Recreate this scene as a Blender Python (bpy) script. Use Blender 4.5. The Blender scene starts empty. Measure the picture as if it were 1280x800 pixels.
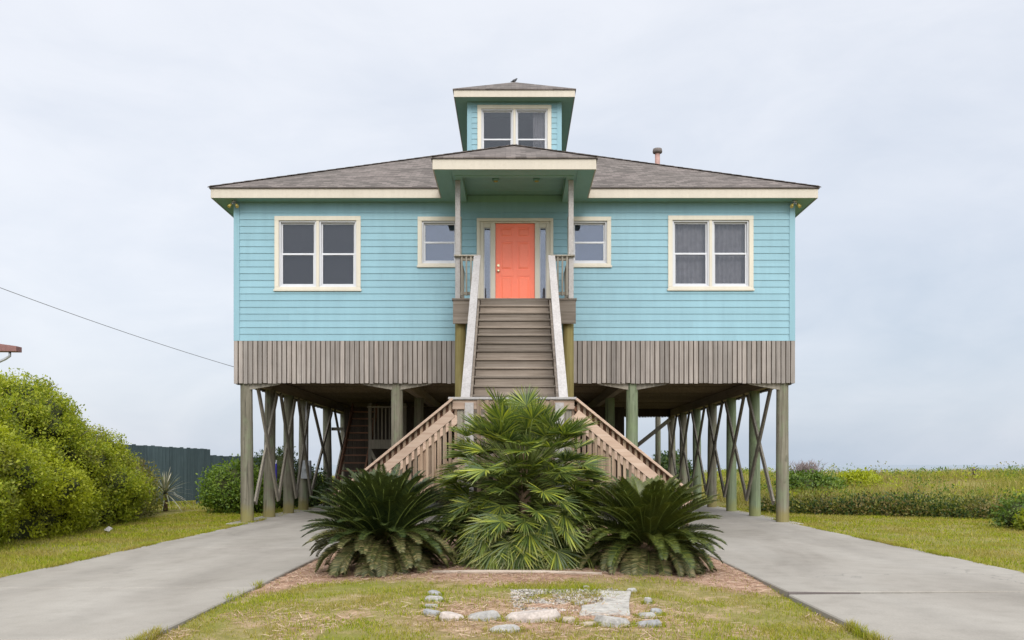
import bpy, math, random
import numpy as np
from mathutils import Vector, Matrix

random.seed(7)
rng = np.random.default_rng(11)
S = bpy.context.scene
COL = S.collection
PI = math.pi

# ------------------------------------------------------------------ camera, sky, sun, exposure
F = 1100.0                                    # focal length in pixels of a 1280 wide picture
cam_d = bpy.data.cameras.new("camera")
cam = bpy.data.objects.new("camera", cam_d); COL.objects.link(cam)
CAM_Z = 1.37
cam.location = (0, 0, CAM_Z); cam.rotation_euler = (PI / 2, 0, 0)
cam_d.sensor_width = 36; cam_d.lens = F / 1280 * 36
cam_d.shift_x = -3 / 1280; cam_d.shift_y = 181 / 1280
cam_d.clip_start = 0.1; cam_d.clip_end = 20000
S.camera = cam
S.view_settings.view_transform = 'Standard'; S.view_settings.look = 'None'
S.view_settings.exposure = 0.45; S.view_settings.gamma = 1
S.view_settings.use_curve_mapping = False
S.render.engine = 'CYCLES'
S.cycles.use_denoising = True
S.cycles.max_bounces = 7; S.cycles.diffuse_bounces = 4; S.cycles.transparent_max_bounces = 12
S.cycles.caustics_reflective = False; S.cycles.caustics_refractive = False

SUN_EL, SUN_AZ = math.radians(36), math.radians(10)      # sun high behind the photographer, a little to the right
W = bpy.data.worlds.new("World"); S.world = W; W.use_nodes = True
def build_world():
    nt = W.node_tree; nt.nodes.clear(); N = nt.nodes.new; L = nt.links.new
    out = N('ShaderNodeOutputWorld')
    sky = N('ShaderNodeTexSky'); sky.sky_type = 'NISHITA'; sky.sun_disc = False
    sky.sun_elevation = SUN_EL; sky.sun_rotation = PI - SUN_AZ; sky.air_density = 1.2; sky.dust_density = 2.0
    b1 = N('ShaderNodeBackground'); b1.inputs[1].default_value = 0.1; L(sky.outputs[0], b1.inputs[0])
    tc = N('ShaderNodeTexCoord')
    sep = N('ShaderNodeSeparateXYZ'); L(tc.outputs['Generated'], sep.inputs[0])
    mp = N('ShaderNodeMapping'); mp.inputs['Scale'].default_value = (2.0, 2.0, 5.0); mp.inputs['Location'].default_value = (3.1, 0.4, 0.2)
    L(tc.outputs['Generated'], mp.inputs[0])
    n1 = N('ShaderNodeTexNoise'); n1.inputs['Scale'].default_value = 1.5; n1.inputs['Detail'].default_value = 7; n1.inputs['Roughness'].default_value = 0.52
    n1.inputs['Distortion'].default_value = 0.5
    L(mp.outputs[0], n1.inputs['Vector'])
    n2 = N('ShaderNodeTexNoise'); n2.inputs['Scale'].default_value = 4.5; n2.inputs['Detail'].default_value = 8; n2.inputs['Roughness'].default_value = 0.6; n2.inputs['Distortion'].default_value = 0.8
    L(mp.outputs[0], n2.inputs['Vector'])
    # elevation term and sideways term
    def math_(op, a, b=None, c=None):
        m = N('ShaderNodeMath'); m.operation = op
        for i, v in enumerate((a, b, c)):
            if v is None: continue
            if isinstance(v, (int, float)): m.inputs[i].default_value = v
            else: L(v, m.inputs[i])
        return m.outputs[0]
    el = math_('MULTIPLY', sep.outputs[2], 1.2)
    side = math_('MULTIPLY', sep.outputs[0], -0.2)
    nz = math_('MULTIPLY_ADD', n1.outputs[0], 0.8, -0.26)
    s = math_('ADD', el, side); s = math_('ADD', s, nz); s = math_('ADD', s, math_('MULTIPLY_ADD', n2.outputs[0], 0.22, -0.06))
    ramp = N('ShaderNodeValToRGB'); L(s, ramp.inputs[0])
    cr = ramp.color_ramp
    cr.elements[0].position = 0.0; cr.elements[0].color = (0.41, 0.475, 0.57, 1)
    cr.elements[1].position = 1.0; cr.elements[1].color = (0.74, 0.755, 0.795, 1)
    e = cr.elements.new(0.35); e.color = (0.545, 0.585, 0.66, 1)
    e = cr.elements.new(0.7); e.color = (0.675, 0.695, 0.745, 1)
    # overcast skies are brighter overhead
    zen = math_('SUBTRACT', sep.outputs[2], 0.5); zen = math_('MAXIMUM', zen, 0.0)
    zen = math_('MULTIPLY_ADD', zen, 2.0, 1.0)
    # the veiled sun brightens the cloud around it, behind the photographer
    dt = N('ShaderNodeVectorMath'); dt.operation = 'DOT_PRODUCT'; L(tc.outputs['Generated'], dt.inputs[0]); dt.inputs[1].default_value = tuple(sun_dir)
    gl = math_('MAXIMUM', dt.outputs['Value'], 0.0); gl = math_('POWER', gl, 2.0); gl = math_('MULTIPLY_ADD', gl, 2.6, zen); zen = gl
    b2 = N('ShaderNodeBackground'); L(ramp.outputs[0], b2.inputs[0]); L(zen, b2.inputs[1])
    mx = N('ShaderNodeMixShader'); mx.inputs[0].default_value = 0.88
    L(b1.outputs[0], mx.inputs[1]); L(b2.outputs[0], mx.inputs[2]); L(mx.outputs[0], out.inputs[0])
sun_dir = Vector((math.sin(SUN_AZ) * math.cos(SUN_EL), -math.cos(SUN_AZ) * math.cos(SUN_EL), math.sin(SUN_EL)))
build_world()
sd = bpy.data.lights.new("sun", 'SUN'); sd.energy = 1.2; sd.angle = math.radians(22); sd.color = (1, 0.96, 0.9)
so = bpy.data.objects.new("sun", sd); COL.objects.link(so)
so.rotation_euler = sun_dir.to_track_quat('Z', 'Y').to_euler(); so.location = (0, -20, 30)

# ------------------------------------------------------------------ helpers
def lin(r, g, b):
    f = lambda c: (c / 255 / 12.92) if c / 255 <= 0.04045 else ((c / 255 + 0.055) / 1.055) ** 2.4
    return (f(r), f(g), f(b), 1)
def sc(c, k): return (c[0] * k, c[1] * k, c[2] * k, 1)

class MB:
    """collects polygons; build() links them as one mesh object whose origin is the middle of its box"""
    def __init__(s): s.v = []; s.f = []; s.sm = []
    def add(s, vs, fs, smooth=False):
        o = len(s.v); s.v.extend([tuple(p) for p in vs]); s.f.extend([tuple(i + o for i in f) for f in fs]); s.sm.extend([smooth] * len(fs)); return s
    def box(s, x0, x1, y0, y1, z0, z1):
        if x0 > x1: x0, x1 = x1, x0
        if y0 > y1: y0, y1 = y1, y0
        if z0 > z1: z0, z1 = z1, z0
        return s.add([(x0, y0, z0), (x1, y0, z0), (x1, y1, z0), (x0, y1, z0), (x0, y0, z1), (x1, y0, z1), (x1, y1, z1), (x0, y1, z1)],
                     [(0, 3, 2, 1), (4, 5, 6, 7), (0, 1, 5, 4), (1, 2, 6, 5), (2, 3, 7, 6), (3, 0, 4, 7)])
    def bar(s, a, b, w, h, up=(0, 0, 1)):
        """board from a to b (centre line), w sideways, h along 'up'"""
        a, b = Vector(a), Vector(b); d = (b - a).normalized(); u = Vector(up)
        sd_ = d.cross(u).normalized(); u = sd_.cross(d).normalized()
        vs = []
        for p in (a, b):
            for i, j in ((-1, -1), (1, -1), (1, 1), (-1, 1)): vs.append(p + sd_ * (i * w / 2) + u * (j * h / 2))
        return s.add(vs, [(3, 2, 1, 0), (4, 5, 6, 7), (0, 1, 5, 4), (1, 2, 6, 5), (2, 3, 7, 6), (3, 0, 4, 7)])
    def tube(s, pts, r, n=10, caps=True):
        pts = [Vector(p) for p in pts]; rs = r if isinstance(r, (list, tuple)) else [r] * len(pts)
        vs = []; ref = Vector((0.13, 0.31, 0.94))
        for i, p in enumerate(pts):
            d = (pts[min(i + 1, len(pts) - 1)] - pts[max(i - 1, 0)]).normalized()
            if abs(d.dot(ref)) > 0.95: ref = Vector((1, 0.1, 0)).normalized() if abs(d.x) < 0.9 else Vector((0, 1, 0))
            u = d.cross(ref).normalized(); w = d.cross(u)
            for k in range(n):
                a = 2 * PI * k / n; vs.append(p + (u * math.cos(a) + w * math.sin(a)) * rs[i])
        fs = [(i * n + k, i * n + (k + 1) % n, (i + 1) * n + (k + 1) % n, (i + 1) * n + k) for i in range(len(pts) - 1) for k in range(n)]
        s.add(vs, fs, True)
        if caps:
            o = len(s.v) - len(vs); m = (len(pts) - 1) * n
            s.f.append(tuple(o + k for k in reversed(range(n)))); s.f.append(tuple(o + m + k for k in range(n))); s.sm += [False, False]
        return s
    def lathe(s, c, prof, n=16):
        vs = []
        for (r, z) in prof:
            for k in range(n): vs.append((c[0] + r * math.cos(2 * PI * k / n), c[1] + r * math.sin(2 * PI * k / n), c[2] + z))
        fs = [(i * n + k, i * n + (k + 1) % n, (i + 1) * n + (k + 1) % n, (i + 1) * n + k) for i in range(len(prof) - 1) for k in range(n)]
        fs.append(tuple(reversed(range(n)))); fs.append(tuple((len(prof) - 1) * n + k for k in range(n)))
        return s.add(vs, fs, True)
    def prism(s, poly, y0, y1):
        """polygon in x,z pushed along y"""
        n = len(poly); vs = [(p[0], y0, p[1]) for p in poly] + [(p[0], y1, p[1]) for p in poly]
        fs = [tuple(range(n)), tuple(reversed(range(n, 2 * n)))] + [(i, i + n, (i + 1) % n + n, (i + 1) % n) for i in range(n)]
        return s.add(vs, fs)
    def build(s, name, mat, parent=None, bevel=0.0, label=None):
        return mesh_obj(name, np.array(s.v, dtype=np.float32), s.f, mat, parent, bevel, label, s.sm)

def link(o, parent=None):
    COL.objects.link(o)
    if parent is not None:
        o.parent = parent
        o.matrix_parent_inverse = Matrix.Translation(-world_loc(parent))
def world_loc(o): return Vector(o["_w"]) if "_w" in o else Vector(o.location)
WL = {}
def mesh_obj(name, v, faces, mat, parent=None, bevel=0.0, label=None, smooth=None):
    c = (v.min(0) + v.max(0)) / 2
    me = bpy.data.meshes.new(name); me.from_pydata((v - c).tolist(), [], [tuple(f) for f in faces])
    if smooth is not None and any(smooth): me.polygons.foreach_set('use_smooth', smooth)
    me.materials.append(mat); me.update()
    o = bpy.data.objects.new(name, me); o.location = c.tolist()
    link2(o, parent)
    if bevel:
        m = o.modifiers.new('bevel', 'BEVEL'); m.width = bevel; m.segments = 1; m.limit_method = 'ANGLE'
    if label: o['label'] = label
    return o
def link2(o, parent):
    COL.objects.link(o); WL[o.name] = Vector(o.location)
    if parent is not None:
        o.parent = parent; o.matrix_parent_inverse = Matrix.Translation(-WL[parent.name])
def fast_mesh(name, v, quads=None, tris=None, mat=None, parent=None, smooth=False, attr=None, center=True):
    """numpy mesh: v (n,3), quads (m,4), tris (k,3); attr: per vertex float 'tip'"""
    c = (v.min(0) + v.max(0)) / 2 if center else np.zeros(3)
    me = bpy.data.meshes.new(name)
    nq = 0 if quads is None else len(quads); ntr = 0 if tris is None else len(tris)
    me.vertices.add(len(v)); me.vertices.foreach_set('co', (v - c).astype(np.float32).ravel())
    li = np.concatenate(([quads.ravel()] if nq else []) + ([tris.ravel()] if ntr else [])).astype(np.int32)
    me.loops.add(len(li)); me.loops.foreach_set('vertex_index', li)
    st = np.concatenate([np.arange(nq) * 4, nq * 4 + np.arange(ntr) * 3]).astype(np.int32)
    me.polygons.add(nq + ntr); me.polygons.foreach_set('loop_start', st)
    if smooth: me.polygons.foreach_set('use_smooth', np.ones(nq + ntr, dtype=bool))
    if attr is not None:
        a = me.attributes.new('tip', 'FLOAT', 'POINT'); a.data.foreach_set('value', attr.astype(np.float32).ravel())
    me.update(calc_edges=True); me.validate()
    me.materials.append(mat)
    o = bpy.data.objects.new(name, me); o.location = c.tolist(); link2(o, parent)
    return o
def tag(o, label=None, cat=None, group=None, kind=None):
    if label: o['label'] = label
    if cat: o['category'] = cat
    if group: o['group'] = group
    if kind: o['kind'] = kind
    return o
def empty(name, loc, label, cat, group=None):
    o = bpy.data.objects.new(name, None); o.location = loc; o.empty_display_size = 0.3
    COL.objects.link(o); WL[o.name] = Vector(loc)
    return tag(o, label, cat, group)

def hash2(ix, iy, seed):
    h = (ix.astype(np.int64) * 374761393 + iy.astype(np.int64) * 668265263 + seed * 974634777) & 0x7fffffff
    h = ((h ^ (h >> 13)) * 1274126177) & 0x7fffffff
    return ((h ^ (h >> 16)) & 0xffff) / 65535.0
def vnoise(x, y, seed=0):
    x = np.asarray(x, float); y = np.asarray(y, float)
    ix = np.floor(x); iy = np.floor(y); fx = x - ix; fy = y - iy
    fx = fx * fx * (3 - 2 * fx); fy = fy * fy * (3 - 2 * fy)
    a = hash2(ix, iy, seed); b = hash2(ix + 1, iy, seed); c = hash2(ix, iy + 1, seed); d = hash2(ix + 1, iy + 1, seed)
    return (a * (1 - fx) + b * fx) * (1 - fy) + (c * (1 - fx) + d * fx) * fy
def fbm(x, y, seed=0, o=3):
    s = 0; k = 1.0; t = 0
    for i in range(o): s = s + k * vnoise(np.asarray(x) * 2 ** i, np.asarray(y) * 2 ** i, seed + i); t += k; k *= 0.5
    return s / t

# ------------------------------------------------------------------ materials
class NT:
    def __init__(s, name):
        s.m = bpy.data.materials.new(name); s.m.use_nodes = True; s.t = s.m.node_tree
        s.b = s.t.nodes['Principled BSDF']; s.out = s.t.nodes['Material Output']
        s.b.inputs['Roughness'].default_value = 0.7
        s.b.inputs['Specular IOR Level'].default_value = 0.3
    def n(s, typ, **kw):
        x = s.t.nodes.new(typ)
        for k, v in kw.items(): setattr(x, k, v)
        return x
    def l(s, a, b): s.t.links.new(a, b)
    def pos(s, scale=(1, 1, 1), loc=(0, 0, 0)):
        g = s.n('ShaderNodeNewGeometry'); m = s.n('ShaderNodeMapping')
        m.inputs['Scale'].default_value = scale; m.inputs['Location'].default_value = loc
        s.l(g.outputs['Position'], m.inputs[0]); return m.outputs[0]
    def noise(s, vec, scale, detail=4, rough=0.55, dist=0.0):
        x = s.n('ShaderNodeTexNoise'); x.inputs['Scale'].default_value = scale; x.inputs['Detail'].default_value = detail
        x.inputs['Roughness'].default_value = rough; x.inputs['Distortion'].default_value = dist
        if vec is not None: s.l(vec, x.inputs['Vector'])
        return x.outputs[0]
    def ramp(s, fac, stops):
        r = s.n('ShaderNodeValToRGB'); s.l(fac, r.inputs[0]); e = r.color_ramp.elements
        while len(e) < len(stops): e.new(0.5)
        for i, (p, c) in enumerate(stops): e[i].position = p; e[i].color = c if len(c) == 4 else (*c, 1)
        return r.outputs[0]
    def mix(s, fac, a, b, mode='MIX'):
        x = s.n('ShaderNodeMix', data_type='RGBA', blend_type=mode)
        for i, v in ((0, fac), (6, a), (7, b)):
            if isinstance(v, (int, float)): x.inputs[i].default_value = v
            elif isinstance(v, tuple): x.inputs[i].default_value = v
            else: s.l(v, x.inputs[i])
        return x.outputs[2]
    def math(s, op, a, b=0.0, c=0.0):
        x = s.n('ShaderNodeMath', operation=op)
        for i, v in enumerate((a, b, c)):
            if isinstance(v, (int, float)): x.inputs[i].default_value = v
            else: s.l(v, x.inputs[i])
        return x.outputs[0]
    def island(s): return s.n('ShaderNodeNewGeometry').outputs['Random Per Island']
    def color(s, c):
        if isinstance(c, tuple): s.b.inputs['Base Color'].default_value = c
        else: s.l(c, s.b.inputs['Base Color'])
    def bump(s, h, strength=0.3, dist=0.01):
        x = s.n('ShaderNodeBump'); x.inputs['Strength'].default_value = strength; x.inputs['Distance'].default_value = dist
        s.l(h, x.inputs['Height']); s.l(x.outputs[0], s.b.inputs['Normal'])

def wood_mat(name, c1, c2, c3, grain='z', var=0.35, lichen=None, rough=0.85, foot=None):
    m = NT(name); k = 0.9
    scl = {'x': (k, 28, 28), 'y': (28, k, 28), 'z': (28, 28, k)}[grain]
    g = m.noise(m.pos(scl), 1.0, 5, 0.65, 0.3)
    blot = m.noise(m.pos((1, 1, 1)), 2.2, 5, 0.6)
    col = m.ramp(g, [(0.25, c1), (0.5, c2), (0.78, c3)])
    col = m.mix(m.math('MULTIPLY', blot, 0.62), col, sc(c1, 0.75))
    isl = m.math('FRACT', m.math('ADD', m.island(), m.n('ShaderNodeObjectInfo').outputs['Random']))
    col = m.mix(var, col, m.ramp(isl, [(0, (0.55, 0.53, 0.50)), (0.5, (1, 0.97, 0.93)), (1, (1.5, 1.42, 1.35))]), 'MULTIPLY')
    if foot:        # drying cracks along the grain
        ck = m.noise(m.pos((26, 26, 0.55)), 1.0, 3, 0.5, 0.6); ck = m.ramp(ck, [(0.60, (0, 0, 0)), (0.68, (1, 1, 1))]); col = m.mix(m.math('MULTIPLY', ck, 0.75), col, sc(c1, 0.45))
        kn = m.ramp(m.noise(m.pos((1.5, 1.5, 1.0)), 3.0, 2, 0.4), [(0.66, (0, 0, 0)), (0.72, (1, 1, 1))]); col = m.mix(m.math('MULTIPLY', kn, 0.5), col, sc(c1, 0.7))
    if lichen:
        ln = m.ramp(m.noise(m.pos((1, 1, 0.5)), 3.2, 5, 0.65), [(0.48, (0, 0, 0)), (0.68, (1, 1, 1))])
        col = m.mix(m.math('MULTIPLY', ln, 0.75), col, lichen)
    if foot:        # algae on the foot of the post
        sp = m.n('ShaderNodeSeparateXYZ'); m.l(m.pos(), sp.inputs[0])
        f = m.math('MULTIPLY_ADD', sp.outputs[2], -1.6, 0.75); f = m.math('ADD', f, m.math('MULTIPLY_ADD', blot, 0.9, -0.45))
        f = m.ramp(f, [(0.1, (0, 0, 0)), (0.5, (1, 1, 1))]); col = m.mix(m.math('MULTIPLY', f, 0.7), col, foot)
    m.color(col); m.b.inputs['Roughness'].default_value = rough; m.bump(g, 0.35, 0.006); return m.m

def paint_mat(name, c, var=0.12, rough=0.5, streak=True, dirt=None):
    m = NT(name)
    n1 = m.noise(m.pos((1.2, 1.2, 0.5)), 1.6, 5, 0.6)
    n2 = m.noise(m.pos((9, 9, 0.8)), 1.0, 4, 0.6)
    n3 = m.noise(m.pos((1, 1, 1)), 22, 4, 0.7)
    f = m.math('ADD', m.math('MULTIPLY', n1, 0.5), m.math('MULTIPLY', n2 if streak else n3, 0.5))
    col = m.ramp(f, [(0.3, sc(c, 1 - var)), (0.55, c), (0.75, sc(c, 1 + var * 0.7))])
    if dirt: col = m.mix(m.math('MULTIPLY', m.ramp(n3, [(0.5, (0, 0, 0)), (0.75, (1, 1, 1))]), 0.3), col, dirt)
    isl = m.island()
    col = m.mix(0.5, col, m.ramp(isl, [(0, (0.92, 0.92, 0.92)), (1, (1.08, 1.08, 1.08))]), 'MULTIPLY')
    m.color(col); m.b.inputs['Roughness'].default_value = rough; m.bump(n3, 0.06, 0.003); return m.m

def leaf_mat(name, stops, tip=None, trans=0.35, rough=0.5, big=None, spec=0.3, big2=None):
    """leaf colours by leaf; tip: colour of withered tips; big: (scale, colour) of patches of another growth"""
    m = NT(name)
    col = m.ramp(m.island(), stops)
    if big:
        nz = m.ramp(m.noise(m.pos(), big[0], 3, 0.5), [(0.45, (0, 0, 0)), (0.62, (1, 1, 1))])
        col = m.mix(m.math('MULTIPLY', nz, 0.65), col, big[1])
    if big2:
        nz = m.ramp(m.noise(m.pos((1, 1, 1), (7.3, 2.1, 4.4)), big2[0], 4, 0.6), [(0.54, (0, 0, 0)), (0.66, (1, 1, 1))]); col = m.mix(m.math('MULTIPLY', nz, 0.75), col, big2[1])
    if tip:
        a = m.n('ShaderNodeAttribute', attribute_name='tip')
        t = m.ramp(a.outputs['Fac'], [(0.70, (0, 0, 0)), (1.0, (1, 1, 1))])
        col = m.mix(m.math('MULTIPLY', t, 0.85), col, tip)
    m.color(col); m.b.inputs['Roughness'].default_value = rough; m.b.inputs['Specular IOR Level'].default_value = spec
    tr = m.n('ShaderNodeBsdfTranslucent'); m.l(m.mix(1.0, col, (1.15, 1.2, 0.55, 1), 'MULTIPLY'), tr.inputs[0])
    mx = m.n('ShaderNodeMixShader'); mx.inputs[0].default_value = trans
    m.l(m.b.outputs[0], mx.inputs[1]); m.l(tr.outputs[0], mx.inputs[2]); m.l(mx.outputs[0], m.out.inputs[0])
    return m.m

def glass_mat(name, tint=0.55, refl=(0.9, 0.95, 1.0, 1), f0=0.11):
    m = NT(name)
    tp = m.n('ShaderNodeBsdfTransparent'); tp.inputs[0].default_value = (tint, tint, tint * 1.02, 1)
    gl = m.n('ShaderNodeBsdfGlossy'); gl.inputs['Roughness'].default_value = 0.03; gl.inputs[0].default_value = refl
    lw = m.n('ShaderNodeLayerWeight'); lw.inputs[0].default_value = 0.25
    f = m.math('ADD', m.math('MULTIPLY', lw.outputs['Fresnel'], 0.5), f0)
    nz = m.noise(m.pos(), 1.3, 2, 0.5); bp = m.n('ShaderNodeBump'); bp.inputs['Strength'].default_value = 0.05; m.l(nz, bp.inputs['Height']); m.l(bp.outputs[0], gl.inputs['Normal'])
    mx = m.n('ShaderNodeMixShader'); m.l(f, mx.inputs[0]); m.l(tp.outputs[0], mx.inputs[1]); m.l(gl.outputs[0], mx.inputs[2]); m.l(mx.outputs[0], m.out.inputs[0])
    return m.m

def plain(name, c, rough=0.6, metal=0.0, var=0.15):
    m = NT(name); nz = m.noise(m.pos(), 9, 4, 0.6)
    m.color(m.ramp(nz, [(0.3, sc(c, 1 - var)), (0.7, sc(c, 1 + var))])); m.b.inputs['Roughness'].default_value = rough; m.b.inputs['Metallic'].default_value = metal
    return m.m

AQUA = (0.194, 0.333, 0.378, 1)
M = {}
M['siding'] = paint_mat('aqua_siding', AQUA, 0.10, 0.55, dirt=(0.22, 0.34, 0.37, 1))
M['soffit'] = paint_mat('aqua_soffit', (0.21, 0.36, 0.31, 1), 0.1, 0.6)
M['cream'] = paint_mat('cream_trim', (0.45, 0.40, 0.325, 1), 0.10, 0.5, dirt=(0.30, 0.25, 0.18, 1))
M['trim'] = paint_mat('cream_window_trim', (0.52, 0.475, 0.385, 1), 0.10, 0.5, dirt=(0.42, 0.36, 0.26, 1))
M['sash'] = paint_mat('white_sash', (0.50, 0.50, 0.51, 1), 0.06, 0.4)
M['coral'] = paint_mat('coral_door', (0.88, 0.195, 0.105, 1), 0.07, 0.35, streak=False)
M['skirt'] = wood_mat('weathered_skirt', (0.16, 0.14, 0.122, 1), (0.27, 0.243, 0.22, 1), (0.36, 0.33, 0.30, 1), 'z', 0.5)
M['step'] = wood_mat('weathered_steps', (0.12, 0.097, 0.075, 1), (0.225, 0.19, 0.155, 1), (0.32, 0.28, 0.24, 1), 'x', 0.65)
M['rail'] = wood_mat('silver_rail', (0.24, 0.225, 0.21, 1), (0.36, 0.34, 0.325, 1), (0.46, 0.44, 0.42, 1), 'y', 0.25)
M['new'] = wood_mat('reddish_rail', (0.16, 0.105, 0.07, 1), (0.29, 0.215, 0.15, 1), (0.40, 0.325, 0.25, 1), 'z', 0.7)
M['newx'] = wood_mat('reddish_cap', (0.30, 0.20, 0.145, 1), (0.43, 0.32, 0.24, 1), (0.52, 0.42, 0.335, 1), 'x', 0.4)
M['pile'] = wood_mat('grey_green_pile', (0.08, 0.07, 0.048, 1), (0.195, 0.178, 0.13, 1), (0.34, 0.315, 0.25, 1), 'z', 0.3, lichen=(0.15, 0.18, 0.10, 1), foot=(0.20, 0.165, 0.045, 1))
M['pile_green'] = wood_mat('treated_green_pile', (0.10, 0.125, 0.07, 1), (0.18, 0.215, 0.13, 1), (0.28, 0.31, 0.21, 1), 'z', 0.3, lichen=(0.17, 0.22, 0.11, 1), foot=(0.2, 0.2, 0.07, 1))
M['pile_olive'] = wood_mat('olive_pile', (0.14, 0.11, 0.035, 1), (0.23, 0.19, 0.07, 1), (0.31, 0.27, 0.12, 1), 'z', 0.2)
M['joist'] = wood_mat('underfloor_joist', (0.15, 0.115, 0.08, 1), (0.25, 0.20, 0.145, 1), (0.34, 0.28, 0.215, 1), 'y', 0.4)
M['brace'] = wood_mat('grey_brace', (0.15, 0.135, 0.105, 1), (0.26, 0.235, 0.19, 1), (0.36, 0.33, 0.275, 1), 'z', 0.4)
M['darkwood'] = wood_mat('dark_boards_gap_shade', (0.03, 0.022, 0.016, 1), (0.06, 0.045, 0.032, 1), (0.09, 0.07, 0.05, 1), 'z', 0.5)
M['redwood'] = wood_mat('red_brown_back_steps', (0.14, 0.07, 0.04, 1), (0.25, 0.13, 0.08, 1), (0.33, 0.19, 0.12, 1), 'x', 0.5)
M['glass'] = glass_mat('window_glass', 0.62, f0=0.02)
M['glass_blue'] = glass_mat('small_window_glass', 0.6, (0.8, 0.88, 1.0, 1), 0.07)
M['curtain'] = plain('sheer_curtain', (0.62, 0.60, 0.60, 1), 0.9)
M['blind'] = plain('sky_tinted_blind', (0.17, 0.20, 0.34, 1), 0.9)  # blind tinted blue in place of sky reflected by the small panes
M['screen'] = plain('insect_screen', (0.085, 0.085, 0.097, 1), 0.9)
M['inner'] = plain('room_plaster', (0.42, 0.40, 0.38, 1), 0.9)
M['black'] = plain('black_blind_gap', (0.02, 0.02, 0.022, 1), 0.5)
M['brass'] = plain('brushed_brass', (0.50, 0.42, 0.26, 1), 0.35, 0.8)
M['galv'] = plain('galvanised_metal', (0.36, 0.37, 0.38, 1), 0.5, 0.5)
M['meter'] = plain('grey_meter_paint', (0.30, 0.31, 0.31, 1), 0.5)
M['rust'] = plain('rust_pink_pipe', (0.33, 0.20, 0.17, 1), 0.7)
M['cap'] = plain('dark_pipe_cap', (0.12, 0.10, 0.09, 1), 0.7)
M['bulb'] = plain('yellow_bulb', (0.40, 0.31, 0.08, 1), 0.3)
M['cable'] = plain('black_cable', (0.13, 0.13, 0.135, 1), 0.6)
M['bird'] = plain('dark_plumage', (0.06, 0.06, 0.065, 1), 0.7)

def roof_mat():
    m = NT('shingle_roof')
    uv = m.n('ShaderNodeUVMap'); 
    br = m.n('ShaderNodeTexBrick'); m.l(uv.outputs[0], br.inputs['Vector'])
    br.inputs['Scale'].default_value = 1.0; br.inputs['Brick Width'].default_value = 0.22; br.inputs['Row Height'].default_value = 0.14
    br.inputs['Mortar Size'].default_value = 0.007; br.inputs['Mortar Smooth'].default_value = 0.3; br.inputs['Bias'].default_value = -0.1
    br.inputs['Color1'].default_value = (0.075, 0.064, 0.056, 1); br.inputs['Color2'].default_value = (0.16, 0.137, 0.123, 1)
    br.inputs['Mortar'].default_value = (0.07, 0.06, 0.055, 1)
    n1 = m.noise(m.pos(), 7, 4, 0.6); n2 = m.noise(m.pos(), 0.7, 3, 0.5)
    col = m.mix(0.35, br.outputs[0], m.ramp(n1, [(0.3, (0.6, 0.58, 0.56)), (0.7, (1.5, 1.45, 1.45))]), 'MULTIPLY')
    col = m.mix(0.4, col, m.ramp(n2, [(0.3, (0.8, 0.82, 0.78)), (0.7, (1.15, 1.1, 1.1))]), 'MULTIPLY')
    m.color(col); m.b.inputs['Roughness'].default_value = 0.95; m.bump(br.outputs['Fac'], -0.6, 0.02); return m.m
M['roof'] = roof_mat()

def concrete_mat():
    m = NT('driveway_concrete')
    n1 = m.noise(m.pos((1, 0.35, 1)), 0.55, 6, 0.62, 0.4); n2 = m.noise(m.pos(), 3.2, 6, 0.65); n3 = m.noise(m.pos(), 60, 3, 0.7)
    col = m.ramp(n1, [(0.28, (0.166, 0.148, 0.122)), (0.5, (0.240, 0.219, 0.186)), (0.72, (0.285, 0.264, 0.228))])
    col = m.mix(0.4, col, m.ramp(n2, [(0.3, (0.72, 0.71, 0.69)), (0.5, (1, 1, 1)), (0.7, (1.12, 1.12, 1.12))]), 'MULTIPLY')
    col = m.mix(0.35, col, m.ramp(n3, [(0.3, (0.7, 0.7, 0.7)), (0.7, (1.25, 1.25, 1.25))]), 'MULTIPLY')
    vo = m.n('ShaderNodeTexVoronoi', feature='DISTANCE_TO_EDGE'); vo.inputs['Scale'].default_value = 0.33
    wv = m.n('ShaderNodeVectorMath', operation='ADD'); m.l(m.pos(), wv.inputs[0])
    nc = m.n('ShaderNodeTexNoise'); nc.inputs['Scale'].default_value = 1.6; nc.inputs['Detail'].default_value = 5; m.l(m.pos(), nc.inputs['Vector']); m.l(nc.outputs[1], wv.inputs[1])
    m.l(wv.outputs[0], vo.inputs['Vector'])
    tx = m.n('ShaderNodeSeparateXYZ'); m.l(m.pos(), tx.inputs[0])
    ty = m.math('ABSOLUTE', m.math('SUBTRACT', m.math('ABSOLUTE', m.math('SUBTRACT', m.math('ABSOLUTE', tx.outputs[0]), 4.65)), 0.78))
    ty = m.math('MULTIPLY', m.ramp(ty, [(0.05, (1, 1, 1)), (0.33, (0, 0, 0))]), m.noise(m.pos((1, 0.25, 1)), 1.6, 5, 0.6))
    col = m.mix(m.math('MULTIPLY', ty, 0.26), col, (0.12, 0.11, 0.095, 1))
    oil = m.ramp(m.noise(m.pos(), 1.1, 6, 0.7, 0.5), [(0.66, (0, 0, 0)), (0.74, (1, 1, 1))]); col = m.mix(m.math('MULTIPLY', oil, 0.35), col, (0.09, 0.085, 0.075, 1))
    cr = m.ramp(vo.outputs['Distance'], [(0.0, (1, 1, 1)), (0.005, (0, 0, 0))])
    gate = m.ramp(m.noise(m.pos((1, 1, 1), (4, 2, 0)), 0.35, 2, 0.5), [(0.52, (0, 0, 0)), (0.6, (1, 1, 1))])
    col = m.mix(m.math('MULTIPLY', m.math('MULTIPLY', cr, gate), 0.55), col, (0.10, 0.095, 0.085, 1))
    m.color(col); m.b.inputs['Roughness'].default_value = 0.9; m.bump(n3, 0.15, 0.004); return m.m
M['concrete'] = concrete_mat()

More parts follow.
